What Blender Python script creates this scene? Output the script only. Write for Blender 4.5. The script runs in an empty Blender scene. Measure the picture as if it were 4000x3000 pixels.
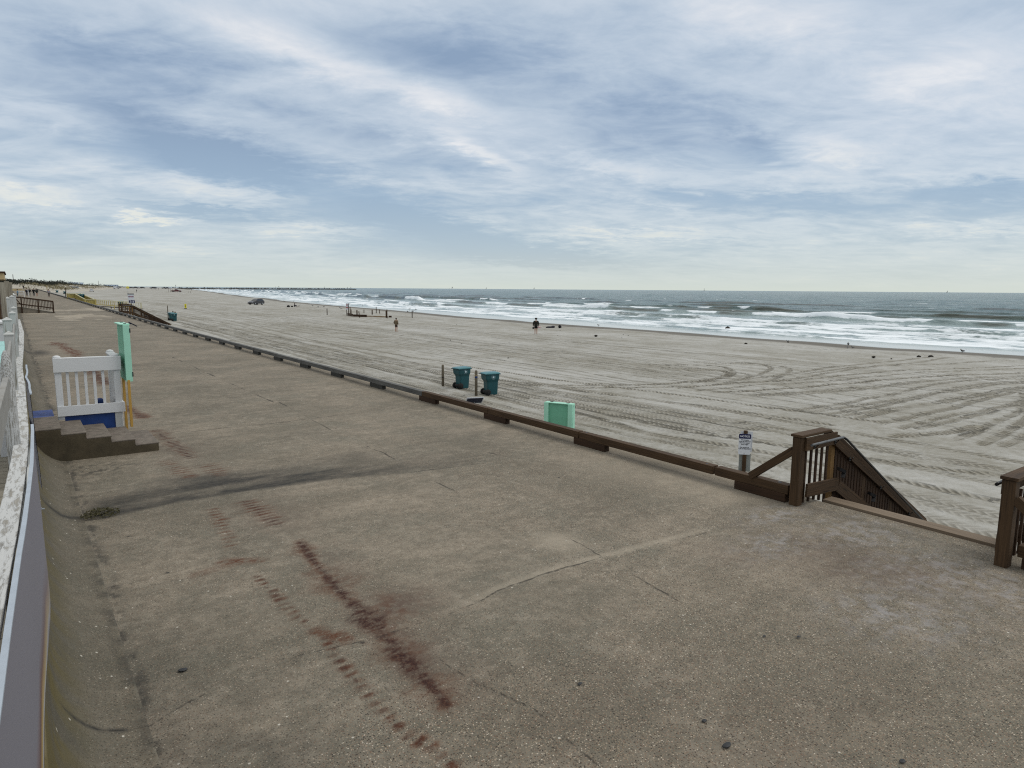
import bpy, bmesh, math, random
import numpy as np
from math import radians as R, sin, cos, pi
from mathutils import Vector, Matrix, Euler
rng = random.Random(7)
S = bpy.context.scene
COL = S.collection

# ------------------------------------------------------------------ utilities
def interp(x, xs, ys): return np.interp(x, xs, ys)
_tab = np.random.RandomState(3).rand(256, 256)
def vnoise(x, y):
    x = np.asarray(x, float); y = np.asarray(y, float)
    xi = np.floor(x).astype(int); yi = np.floor(y).astype(int)
    fx = x - xi; fy = y - yi
    fx = fx * fx * (3 - 2 * fx); fy = fy * fy * (3 - 2 * fy)
    a = _tab[xi % 256, yi % 256]; b = _tab[(xi + 1) % 256, yi % 256]
    c = _tab[xi % 256, (yi + 1) % 256]; d = _tab[(xi + 1) % 256, (yi + 1) % 256]
    return (a * (1 - fx) + b * fx) * (1 - fy) + (c * (1 - fx) + d * fx) * fy
def fbm(x, y, o=4):
    s = 0; a = .5; t = 0
    for i in range(o):
        s = s + a * vnoise(x * 2 ** i + 17 * i, y * 2 ** i + 31 * i); t += a; a *= .5
    return s / t
def sstep(a, b, x):
    t = np.clip((x - a) / (b - a), 0, 1); return t * t * (3 - 2 * t)
SY = [-300, 20, 35, 60, 100, 140, 200, 290, 500, 700, 1180, 3000]
SX = [69, 69, 67.3, 69.2, 72.5, 75, 79, 92, 124, 160, 240, 520]
def Xs(Y): return np.interp(Y, SY, SX)
def rise(Y):
    t = np.maximum(0., np.asarray(Y, float) - 50.); tt = t - 12 * (1 - np.exp(-t / 12))
    return 4 * (1 - np.exp(-.0055 * tt / 4))
def zprom(Y): return float(rise(Y))
def zbeach(X, Y):
    X = np.asarray(X, float); Y = np.asarray(Y, float)
    xs = Xs(Y); k = sstep(0, 50, xs - X)
    u = (X - 30) / (xs - 30)
    b = np.where(u <= 0, -1.6, np.where(u < 1, -1.6 - .5 * np.clip(u, 0, 1) ** 1.6, -2.1 - .02 * (X - xs)))
    return b + rise(Y) * k
def zb(X, Y): return float(zbeach(X, Y))

def tag(o, label=None, cat=None, group=None, kind=None):
    if label: o['label'] = label
    if cat: o['category'] = cat
    if group: o['group'] = group
    if kind: o['kind'] = kind
    return o
def empty(name, loc=(0, 0, 0), rz=0.):
    o = bpy.data.objects.new(name, None); COL.objects.link(o)
    o.location = loc; o.rotation_euler = (0, 0, rz); o.empty_display_size = .1
    return o
def thing(name, label, cat, loc=(0, 0, 0), rz=0., group=None):
    return tag(empty(name, loc, rz), label, cat, group)
def copy_tree(o, loc=None, rz=None, label=None, parent=None, group=None):
    c = o.copy(); COL.objects.link(c)
    if parent is not None: c.parent = parent
    if loc is not None: c.location = loc
    if rz is not None: c.rotation_euler = (0, 0, rz)
    if label: c['label'] = label
    if group: c['group'] = group
    for ch in list(o.children): copy_tree(ch, parent=c)
    return c

class MB:
    def __init__(s): s.v = []; s.f = []; s.u = []; s.sm = []
    def quad_uv(s, idx, uvs, smooth=False): s.f.append(idx); s.u.append(uvs); s.sm.append(smooth)
    def box(s, c, size, rot=None, off=None):
        c = Vector(c); h = [x / 2 for x in size]
        M = rot if rot is not None else Matrix.Identity(3)
        L = max(range(3), key=lambda i: size[i]); o = [i for i in range(3) if i != L]
        b = len(s.v); ro = off if off is not None else rng.random() * 50
        P = []
        for i in range(8):
            p = Vector((h[0] if i & 1 else -h[0], h[1] if i & 2 else -h[1], h[2] if i & 4 else -h[2])); P.append(p)
            s.v.append(tuple(c + M @ p))
        for q in ((0, 2, 3, 1), (4, 5, 7, 6), (0, 1, 5, 4), (2, 6, 7, 3), (0, 4, 6, 2), (1, 3, 7, 5)):
            s.quad_uv([b + i for i in q], [(P[i][L] + ro, P[i][o[0]] + P[i][o[1]] + ro * 3) for i in q])
        return s
    def bar(s, p0, p1, w, h, up=(0, 0, 1)):
        p0 = Vector(p0); p1 = Vector(p1); d = p1 - p0; L = d.length; x = d.normalized()
        up = Vector(up); y = up.cross(x)
        if y.length < 1e-4: y = Vector((0, 1, 0)).cross(x)
        y.normalize(); z = x.cross(y)
        M = Matrix((x, y, z)).transposed()
        return s.box((p0 + p1) / 2, (L, w, h), M)
    def tube(s, pts, r, n=10, cap=True):
        pts = [Vector(p) for p in pts]
        rr = r if isinstance(r, (list, tuple)) else [r] * len(pts)
        b = len(s.v); acc = 0
        for i, p in enumerate(pts):
            d = (pts[min(i + 1, len(pts) - 1)] - pts[max(i - 1, 0)]).normalized()
            a = d.orthogonal().normalized() if abs(d.z) < .99 else Vector((1, 0, 0))
            a = (a - d * a.dot(d)).normalized(); c = d.cross(a)
            for k in range(n):
                t = 2 * pi * k / n; s.v.append(tuple(p + (a * cos(t) + c * sin(t)) * rr[i]))
        ro = rng.random() * 30
        for i in range(len(pts) - 1):
            for k in range(n):
                k2 = (k + 1) % n; q = [b + i * n + k, b + i * n + k2, b + (i + 1) * n + k2, b + (i + 1) * n + k]
                L = (pts[i + 1] - pts[i]).length
                s.quad_uv(q, [(ro + acc, k / n * .5), (ro + acc, (k + 1) / n * .5), (ro + acc + L, (k + 1) / n * .5), (ro + acc + L, k / n * .5)], True)
            acc += (pts[i + 1] - pts[i]).length
        if cap:
            s.quad_uv([b + k for k in range(n)][::-1], [(0, 0)] * n); e = b + (len(pts) - 1) * n
            s.quad_uv([e + k for k in range(n)], [(0, 0)] * n)
        return s
    def prism(s, outline, d, M=None):      # outline in xy, extruded 0..d in z
        M = M or Matrix.Identity(4); n = len(outline); b = len(s.v)
        for z in (0, d):
            for x, y in outline: s.v.append(tuple(M @ Vector((x, y, z))))
        s.quad_uv([b + i for i in range(n)][::-1], [outline[i] for i in range(n)][::-1])
        s.quad_uv([b + n + i for i in range(n)], [outline[i] for i in range(n)])
        for i in range(n):
            j = (i + 1) % n; L = math.dist(outline[i], outline[j])
            s.quad_uv([b + i, b + j, b + n + j, b + n + i], [(0, 0), (L, 0), (L, d), (0, d)])
        return s
    def lathe(s, prof, n=16, c=(0, 0, 0), M=None):
        b = len(s.v); c = Vector(c); M = M or Matrix.Identity(3)
        for r, z in prof:
            for k in range(n):
                t = 2 * pi * k / n; s.v.append(tuple(c + M @ Vector((r * cos(t), r * sin(t), z))))
        for i in range(len(prof) - 1):
            for k in range(n):
                k2 = (k + 1) % n
                s.quad_uv([b + i * n + k, b + i * n + k2, b + (i + 1) * n + k2, b + (i + 1) * n + k],
                          [(prof[i][1], k / n), (prof[i][1], (k + 1) / n), (prof[i + 1][1], (k + 1) / n), (prof[i + 1][1], k / n)], True)
        s.quad_uv([b + k for k in range(n)][::-1], [(0, 0)] * n)
        e = b + (len(prof) - 1) * n; s.quad_uv([e + k for k in range(n)], [(0, 0)] * n)
        return s
    def ball(s, c, r, n=10, m=6):
        rx, ry, rz = r if isinstance(r, (list, tuple)) else (r, r, r)
        b = len(s.v)
        for i in range(m + 1):
            a = pi * (i + .02) / (m + .04) - pi / 2
            for k in range(n):
                t = 2 * pi * k / n; s.v.append((c[0] + rx * cos(a) * cos(t), c[1] + ry * cos(a) * sin(t), c[2] + rz * sin(a)))
        for i in range(m):
            for k in range(n):
                k2 = (k + 1) % n; s.quad_uv([b + i * n + k, b + i * n + k2, b + (i + 1) * n + k2, b + (i + 1) * n + k], [(0, 0)] * 4, True)
        return s
    def loft(s, rings, closed_ends=True, smooth=True):
        n = len(rings[0]); b = len(s.v)
        for r in rings: s.v.extend([tuple(p) for p in r])
        for i in range(len(rings) - 1):
            for k in range(n):
                k2 = (k + 1) % n; s.quad_uv([b + i * n + k, b + i * n + k2, b + (i + 1) * n + k2, b + (i + 1) * n + k], [(i, k / n), (i, (k + 1) / n), (i + 1, (k + 1) / n), (i + 1, k / n)], smooth)
        if closed_ends:
            s.quad_uv([b + k for k in range(n)][::-1], [(0, 0)] * n, False); e = b + (len(rings) - 1) * n
            s.quad_uv([e + k for k in range(n)], [(0, 0)] * n, False)
        return s
    def mesh(s, name):
        me = bpy.data.meshes.new(name); me.from_pydata(s.v, [], s.f)
        uv = me.uv_layers.new(name='UVMap')
        uv.data.foreach_set('uv', [c for f in s.u for p in f for c in p])
        me.polygons.foreach_set('use_smooth', s.sm); me.update(); return me
    def build(s, name, mat, parent=None, bevel=0., loc=None):
        me = s.mesh(name); me.materials.append(mat)
        o = bpy.data.objects.new(name, me); COL.objects.link(o)
        if parent: o.parent = parent
        if loc: o.location = loc
        if bevel:
            m = o.modifiers.new('bevel', 'BEVEL'); m.width = bevel; m.segments = 2; m.limit_method = 'ANGLE'
        return o
def text_obj(name, body, size, mat, parent, loc, rot, align='CENTER', thick=.0015, space=1.0):
    cu = bpy.data.curves.new('lettering', 'FONT'); cu.body = body; cu.size = size; cu.align_x = align; cu.extrude = thick
    cu.space_line = space; cu.offset = size * .012
    tmp = bpy.data.objects.new('lettering_tmp', cu); COL.objects.link(tmp)
    bpy.context.view_layer.update()
    me = bpy.data.meshes.new_from_object(tmp.evaluated_get(bpy.context.evaluated_depsgraph_get()))
    bpy.data.objects.remove(tmp); bpy.data.curves.remove(cu)
    me.materials.clear(); me.materials.append(mat)
    o = bpy.data.objects.new(name, me); COL.objects.link(o); o.parent = parent; o.location = loc; o.rotation_euler = rot
    return o
def grid_obj(name, X, Y, Z, mat, attrs=None, smooth=True):
    nr, nc = X.shape; me = bpy.data.meshes.new(name)
    me.vertices.add(nr * nc)
    co = np.stack([X, Y, Z], -1).reshape(-1).astype(np.float32); me.vertices.foreach_set('co', co)
    i = np.arange(nr - 1)[:, None] * nc + np.arange(nc - 1)[None, :]
    q = np.stack([i, i + 1, i + nc + 1, i + nc], -1).reshape(-1, 4)
    nq = len(q); me.loops.add(nq * 4); me.loops.foreach_set('vertex_index', q.reshape(-1).astype(np.int32))
    me.polygons.add(nq); me.polygons.foreach_set('loop_start', np.arange(0, nq * 4, 4, dtype=np.int32))
    me.polygons.foreach_set('use_smooth', np.full(nq, smooth))
    me.update(calc_edges=True)
    for k, a in (attrs or {}).items():
        at = me.attributes.new(k, 'FLOAT', 'POINT'); at.data.foreach_set('value', np.asarray(a, np.float32).reshape(-1))
    me.materials.append(mat); o = bpy.data.objects.new(name, me); COL.objects.link(o); return o

# ------------------------------------------------------------------ materials
class NT:
    def __init__(s, name):
        s.m = bpy.data.materials.new(name); s.m.use_nodes = True; s.t = s.m.node_tree; s.t.nodes.clear()
        s.out = s.t.nodes.new('ShaderNodeOutputMaterial')
    def n(s, ty, ins=None, **kw):
        nd = s.t.nodes.new('ShaderNode' + ty)
        for k, v in kw.items(): setattr(nd, k, v)
        for k, v in (ins or {}).items():
            if hasattr(v, 'links') or isinstance(v, bpy.types.NodeSocket): s.t.links.new(v, nd.inputs[k])
            else: nd.inputs[k].default_value = v
        return nd
    def math(s, op, a, b=0., c=None, clamp=False):
        nd = s.t.nodes.new('ShaderNodeMath'); nd.operation = op; nd.use_clamp = clamp
        for i, v in enumerate((a, b, c)):
            if v is None: continue
            if isinstance(v, bpy.types.NodeSocket): s.t.links.new(v, nd.inputs[i])
            else: nd.inputs[i].default_value = v
        return nd.outputs[0]
    def mix(s, f, a, b, blend='MIX'):
        nd = s.t.nodes.new('ShaderNodeMix'); nd.data_type = 'RGBA'; nd.blend_type = blend
        for i, v in ((0, f), (6, a), (7, b)):
            if isinstance(v, bpy.types.NodeSocket): s.t.links.new(v, nd.inputs[i])
            elif i == 0: nd.inputs[i].default_value = v
            else: nd.inputs[i].default_value = (*v, 1) if len(v) == 3 else v
        return nd.outputs[2]
    def ramp(s, f, stops, interp='LINEAR'):
        nd = s.t.nodes.new('ShaderNodeValToRGB'); cr = nd.color_ramp; cr.interpolation = interp
        while len(cr.elements) < len(stops): cr.elements.new(.5)
        for e, (p, c) in zip(cr.elements, stops):
            e.position = p; e.color = (*c, 1) if not isinstance(c, (int, float)) else (c, c, c, 1)
        s.t.links.new(f, nd.inputs[0]); return nd.outputs[0]
    def noise(s, vec, scale, detail=4, rough=.55, dist=0.):
        nd = s.n('TexNoise', {'Scale': scale, 'Detail': detail, 'Roughness': rough, 'Distortion': dist})
        if vec is not None: s.t.links.new(vec, nd.inputs['Vector'])
        return nd.outputs[0]
    def mapping(s, vec, scale=(1, 1, 1), rot=(0, 0, 0), loc=(0, 0, 0)):
        nd = s.n('Mapping', {'Scale': scale, 'Rotation': rot, 'Location': loc}); s.t.links.new(vec, nd.inputs[0]); return nd.outputs[0]
    def attr(s, name): return s.n('Attribute', attribute_name=name).outputs['Fac']
    def coord(s, k='Object'): return s.n('TexCoord').outputs[k]
    def bump(s, h, strength=.5, dist=.01, normal=None):
        nd = s.n('Bump', {'Strength': strength, 'Distance': dist, 'Height': h})
        if normal is not None: s.t.links.new(normal, nd.inputs['Normal'])
        return nd.outputs[0]
    def finish(s, col, rough=.7, normal=None, metal=0., spec=.3, **kw):
        p = s.n('BsdfPrincipled', {'Roughness': rough, 'Metallic': metal, 'Specular IOR Level': spec})
        if isinstance(col, bpy.types.NodeSocket): s.t.links.new(col, p.inputs['Base Color'])
        else: p.inputs['Base Color'].default_value = (*col, 1)
        if normal is not None: s.t.links.new(normal, p.inputs['Normal'])
        for k, v in kw.items(): p.inputs[k].default_value = v
        s.t.links.new(p.outputs[0], s.out.inputs[0]); return s.m
def simple(name, col, rough=.6, var=.15, scale=6., metal=0., spec=.3, bump=.15, dirt=None):
    t = NT(name); o = t.coord()
    n1 = t.noise(o, scale, 5); n2 = t.noise(o, scale * 9, 3)
    f = t.math('MULTIPLY_ADD', n1, .7, t.math('MULTIPLY', n2, .3))
    dk = tuple(c * (1 - var) for c in col); lt = tuple(min(1, c * (1 + var)) for c in col)
    c = t.ramp(f, [(.3, dk), (.7, lt)])
    if dirt:
        m = t.ramp(t.noise(o, scale * .7, 6, .65), [(.52, 0.), (.72, 1.)])
        c = t.mix(t.math('MULTIPLY', m, dirt[3]), c, dirt[:3])
    return t.finish(c, rough, t.bump(f, bump, .004), metal, spec)
def wood(name, dark, light, rough=.75, grain=55., worn=None, wornamt=.5, bump=.35, knots=True, wsc=(3.5, 22)):
    t = NT(name); uv = t.coord('UV')
    g = t.noise(t.mapping(uv, (1.6, grain, 1)), 1., 6, .62, .35)
    g2 = t.noise(t.mapping(uv, (.9, 6, 1)), 1., 4)
    f = t.math('MULTIPLY_ADD', g, .6, t.math('MULTIPLY', g2, .4))
    c = t.ramp(f, [(.32, dark), (.68, light)])
    if knots:
        v = t.n('TexVoronoi', {'Vector': t.mapping(uv, (1.1, 7, 1)), 'Scale': 1.}, feature='F1').outputs['Distance']
        k = t.ramp(v, [(.03, 1.), (.12, 0.)]); c = t.mix(t.math('MULTIPLY', k, .75), c, tuple(x * .35 for x in dark))
    if worn:
        w = t.noise(t.mapping(uv, (*wsc, 1)), 1., 7, .7, .25)
        m = t.ramp(w, [(.5 - .1 * wornamt, 0.), (.6 - .1 * wornamt, 1.)]); c = t.mix(m, worn, c)
        f = t.math('ADD', f, t.math('MULTIPLY', m, -.6))
    return t.finish(c, rough, t.bump(f, bump, .006), 0, .25)
M = {}
M['brown'] = wood('brown_stained_timber', (.014, .008, .004), (.098, .057, .028))
M['brown_dark'] = wood('dark_stained_timber', (.018, .010, .006), (.060, .031, .015))
M['plank'] = wood('sandy_brown_plank', (.115, .085, .058), (.215, .165, .118))
M['golden'] = wood('golden_timber', (.12, .065, .022), (.24, .14, .05))
M['grey_wood'] = wood('weathered_grey_timber', (.035, .036, .036), (.17, .168, .158), bump=.7)
M['block_dark'] = wood('dark_weathered_block', (.018, .018, .017), (.07, .068, .06), bump=.7)
M['white_worn'] = wood('peeling_white_timber', (.19, .175, .15), (.36, .345, .31), worn=(.46, .465, .46), wornamt=.0, bump=.8, wsc=(5., 26))
M['white_post'] = wood('white_painted_post', (.13, .12, .095), (.30, .28, .23), worn=(.43, .44, .43), wornamt=-.45, bump=.4, wsc=(1.6, 26))
M['white_paint'] = wood('white_painted_timber', (.26, .24, .2), (.5, .48, .43), worn=(.60, .61, .62), wornamt=-1.2, bump=.2)
M['grey_paint'] = simple('grey_weathered_paint', (.25, .245, .23), .7, .18, 7, bump=.3, dirt=(.16, .14, .11, .5))
M['weathered_post'] = wood('bare_weathered_post', (.10, .085, .06), (.36, .33, .27), bump=.8)
M['pile'] = wood('beach_pile_timber', (.05, .042, .032), (.21, .18, .13), bump=.7)
M['yellow_post'] = wood('yellow_painted_timber', (.38, .22, .05), (.52, .32, .08), bump=.2)
M['yellow_wood'] = wood('yellow_ramp_timber', (.30, .24, .07), (.50, .42, .15), bump=.2)
M['yellow_pale'] = wood('pale_yellow_timber', (.46, .43, .28), (.58, .55, .38), bump=.2)
M['blue_paint'] = simple('blue_painted_panel', (.012, .042, .17), .5, .25, 5, dirt=(.1, .14, .25, .25))
M['mint'] = simple('mint_green_paint', (.15, .40, .275), .45, .1, 5, dirt=(.2, .38, .29, .45))
M['mint_light'] = simple('pale_mint_paint', (.34, .64, .50), .45, .08, 5)
M['black'] = simple('black_metal', (.012, .012, .013), .4, .2)
M['rubber'] = simple('black_rubber', (.012, .012, .012), .8, .3)
M['steel'] = simple('grey_galvanised_steel', (.28, .30, .32), .45, .3, 14, .6)
M['steel_dark'] = simple('weathered_grey_pipe', (.12, .125, .13), .55, .45, 18, .3)
M['teal'] = simple('teal_plastic', (.003, .060, .072), .42, .12, 4, spec=.5)
M['teal_lid'] = simple('skylit_teal_lid', (.010, .13, .155), .32, .12, 4, spec=.6)  # same plastic as the body, lightened for sky light falling on the lid
M['star'] = simple('pale_printed_star', (.45, .58, .62), .6)
M['sign_white'] = simple('white_sign_face', (.60, .62, .66), .45, .06)
M['sign_back'] = simple('grey_sign_back', (.27, .29, .28), .5, .15, 8, .3)
M['navy'] = simple('navy_sign_paint', (.010, .012, .06), .45, .1)
M['ink'] = simple('black_ink', (.01, .01, .014), .6)
M['letter_white'] = simple('white_lettering', (.75, .76, .8), .5, .03)
M['pink'] = simple('faded_pink_print', (.32, .17, .22), .6, .3, 12)
M['panel_dark'] = simple('solar_cell', (.012, .016, .035), .6, .2, spec=.2)
M['alu'] = simple('pale_aluminium', (.55, .57, .62), .4, .1, metal=.3)
M['hem'] = simple('pale_blue_banner_hem', (.34, .385, .44), .5, .1, 10)
M['aqua'] = simple('pale_aqua_paint', (.38, .68, .64), .5, .08, 3)
M['tire'] = M['rubber']
M['rock'] = simple('dark_jetty_rock', (.075, .075, .07), .85, .5, .6, bump=.6)
M['weed'] = simple('dark_seaweed', (.02, .017, .012), .8, .4, 12)
M['pebble'] = simple('dark_pebble', (.025, .026, .028), .55, .4, 30)
M['bird_grey'] = simple('grey_feathers', (.16, .16, .16), .8, .3, 20)
M['bird_white'] = simple('white_feathers', (.6, .6, .58), .8, .1, 20)
M['glass'] = simple('dark_window_glass', (.012, .014, .017), .08, .1, spec=.8, bump=0)
M['yellow_bright'] = simple('bright_yellow_plastic', (.75, .66, .02), .5, .08)
M['yellow_flag'] = simple('yellow_disc_paint', (.62, .53, .05), .6, .1)
M['far_steel'] = simple('distant_steel', (.13, .14, .15), .8, .2, .2)
M['far_build'] = simple('pale_blue_facade', (.36, .42, .52), .8, .1, .1)
M['far_window'] = simple('facade_window', (.16, .2, .28), .4, .1, .1)
M['dry_leaf'] = simple('brown_green_leaves', (.05, .045, .018), .8, .5, 30)
M['scrub'] = simple('dune_scrub_leaves', (.012, .014, .009), .9, .5, .7)
M['scrub_pale'] = simple('dry_dune_grass', (.15, .13, .075), .9, .4, .7)
M['sandfence'] = simple('tan_painted_boards', (.42, .33, .18), .7, .15, 2)

def mat_concrete(name='exposed_aggregate_concrete', moss=False):
    t = NT(name); o = t.coord()
    big = t.noise(o, .33, 5, .6); mid = t.noise(o, 1.7, 6, .68, .4); fin = t.noise(o, 9., 5, .65)
    str_ = t.noise(t.mapping(o, (.5, 2.2, 1)), 1.3, 5, .6)
    f = t.math('MULTIPLY_ADD', big, .45, t.math('MULTIPLY_ADD', mid, .3, t.math('MULTIPLY', str_, .25)))
    c = t.ramp(f, [(.38, (.112, .100, .078)), (.46, (.160, .145, .115)), (.54, (.216, .188, .148)), (.62, (.275, .238, .188))])
    c = t.mix(t.math('MULTIPLY', t.ramp(t.noise(o, .9, 6, .6), [(.5, 0.), (.66, 1.)]), .6), c, (.150, .146, .118))
    c = t.mix(t.math('MULTIPLY', t.ramp(fin, [(.42, 0.), (.62, 1.)]), .42), c, (.092, .080, .062))
    c = t.mix(t.math('MULTIPLY', t.ramp(t.noise(o, 4.2, 6, .72), [(.50, 0.), (.62, 1.)]), .45), c, (.29, .255, .205))
    c = t.mix(t.math('MULTIPLY', t.ramp(t.noise(t.mapping(o, (1, 1, 1), loc=(31, 7, 0)), .42, 6, .66, .5), [(.47, 0.), (.62, 1.)]), .5), c, (.098, .091, .070))
    # exposed stones: where the skin of the slab has worn off they show
    expo = t.ramp(t.math('MULTIPLY_ADD', t.noise(o, .55, 5, .6), .7, t.math('MULTIPLY', t.attr('expo'), .5)), [(.30, .6), (.52, 1.)])
    v1 = t.n('TexVoronoi', {'Vector': o, 'Scale': 75., 'Randomness': 1.}); v2 = t.n('TexVoronoi', {'Vector': o, 'Scale': 42.})
    st1 = t.ramp(v1.outputs['Color'], [(.0, (.02, .017, .014)), (.28, (.07, .055, .042)), (.5, (.30, .25, .18)), (.75, (.15, .09, .06)), (.85, (.42, .36, .28)), (1., (.66, .60, .50))])
    a1 = t.ramp(v1.outputs['Distance'], [(.30, 1.), (.5, 0.)])
    c = t.mix(t.math('MULTIPLY', t.math('MULTIPLY', a1, expo), .95), c, st1)
    st2 = t.ramp(v2.outputs['Color'], [(.0, (.010, .010, .010)), (.4, (.030, .026, .022)), (.62, (.16, .10, .07)), (.8, (.40, .34, .27)), (1., (.6, .54, .46))])
    a2 = t.math('MULTIPLY', t.ramp(v2.outputs['Distance'], [(.16, 1.), (.34, 0.)]), t.ramp(t.n('TexWhiteNoise', {'Vector': v2.outputs['Color']}).outputs[0], [(.35, 0.), (.4, 1.)], 'CONSTANT'))
    c = t.mix(t.math('MULTIPLY', t.math('MULTIPLY', a2, expo), .95), c, st2)
    # scattered shell chips and dark spots
    v3 = t.n('TexVoronoi', {'Vector': o, 'Scale': 9.}); w3 = t.n('TexWhiteNoise', {'Vector': v3.outputs['Color']}).outputs[0]
    chip = t.math('MULTIPLY', t.ramp(v3.outputs['Distance'], [(.07, 1.), (.11, 0.)]), t.ramp(w3, [(.8, 0.), (.82, 1.)], 'CONSTANT'))
    c = t.mix(t.math('MULTIPLY', chip, .8), c, (.55, .52, .46))
    blot = t.math('MULTIPLY', t.ramp(t.n('TexVoronoi', {'Vector': o, 'Scale': 1.1}).outputs['Distance'], [(.022, 1.), (.032, 0.)]), 1.)
    c = t.mix(t.math('MULTIPLY', blot, .8), c, (.022, .022, .022))
    if moss:
        zz = t.n('SeparateXYZ', {0: o}).outputs['Z']
        sv = t.noise(t.mapping(o, (1, 1.6, .35)), 1.8, 5, .6)
        m = t.math('MULTIPLY', t.ramp(sv, [(.40, 0.), (.56, 1.)]), t.ramp(zz, [(.10, 0.), (.5, 1.)]))
        c = t.mix(t.math('MULTIPLY', t.ramp(zz, [(.02, .6), (.3, 1.)]), .8), c, (.078, .071, .052))
        c = t.mix(t.math('MULTIPLY', m, .85), c, (.115, .092, .034))
        fl = t.n('TexVoronoi', {'Vector': t.mapping(o, (1, .7, .45)), 'Scale': 13.}); wf = t.n('TexWhiteNoise', {'Vector': fl.outputs['Color']}).outputs[0]
        flk = t.math('MULTIPLY', t.ramp(fl.outputs['Distance'], [(.08, 1.), (.14, 0.)]), t.ramp(wf, [(.72, 0.), (.74, 1.)], 'CONSTANT'))
        c = t.mix(t.math('MULTIPLY', flk, .75), c, (.58, .55, .48))
    # stains carried on the slab itself
    c = t.mix(t.math('MULTIPLY', t.attr('lichen'), t.ramp(t.noise(o, 5, 6, .7), [(.45, 0.), (.62, 1.)])), c, (.33, .325, .34))
    c = t.mix(t.math('MULTIPLY', t.attr('sandy'), .75), c, (.36, .315, .25))
    nz = t.noise(t.mapping(o, (.8, 2.2, 1)), 7, 6, .7)
    c = t.mix(t.math('MULTIPLY', t.attr('dirt'), t.ramp(nz, [(.3, .6), (.6, 1.)])), c, (.028, .027, .025))
    c = t.mix(t.math('MULTIPLY', t.math('MULTIPLY', t.attr('tint'), .85), t.ramp(t.noise(o, 8, 6, .75), [(.38, .3), (.58, 1.)])), c, (.092, .062, .048))
    c = t.mix(t.math('MULTIPLY', t.attr('rust'), t.ramp(t.noise(o, 30, 4, .7), [(.30, .35), (.54, 1.)])), c, (.085, .032, .015))
    c = t.mix(t.math('MULTIPLY', t.attr('rustcore'), t.ramp(t.noise(o, 34, 5, .75), [(.36, .2), (.56, 1.)])), c, (.028, .010, .008))
    wob = t.math('MULTIPLY_ADD', t.math('SUBTRACT', t.noise(o, 16, 5, .7), .5), .8, t.math('MULTIPLY', t.math('SUBTRACT', t.noise(o, 1.3, 3, .6), .56), .9))
    ck = t.ramp(t.math('ADD', t.attr('crack'), wob), [(.66, 0.), (.95, 1.)])
    c = t.mix(t.math('MULTIPLY', ck, .78), c, (.03, .027, .023))
    h = t.math('MULTIPLY_ADD', a1, .5, t.math('MULTIPLY_ADD', a2, .6, t.math('MULTIPLY_ADD', fin, .7, t.math('MULTIPLY', ck, -2.5))))
    return t.finish(c, .85, t.bump(h, .45, .006), 0, .2)
M['concrete'] = mat_concrete()
M['seawall'] = mat_concrete('stained_seawall_concrete', True)
M['step_side'] = simple('shaded_step_concrete', (.075, .06, .038), .9, .35, 4, dirt=(.03, .026, .018, .5), bump=.4)  # shade on the step sides is put into this darker colour
M['step_top'] = simple('worn_painted_step', (.135, .115, .095), .85, .4, 7, dirt=(.20, .155, .14, .55), bump=.4)
M['landing_blue'] = simple('worn_blue_landing', (.055, .085, .24), .8, .25, 9, dirt=(.16, .15, .16, .55), bump=.3)

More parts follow.
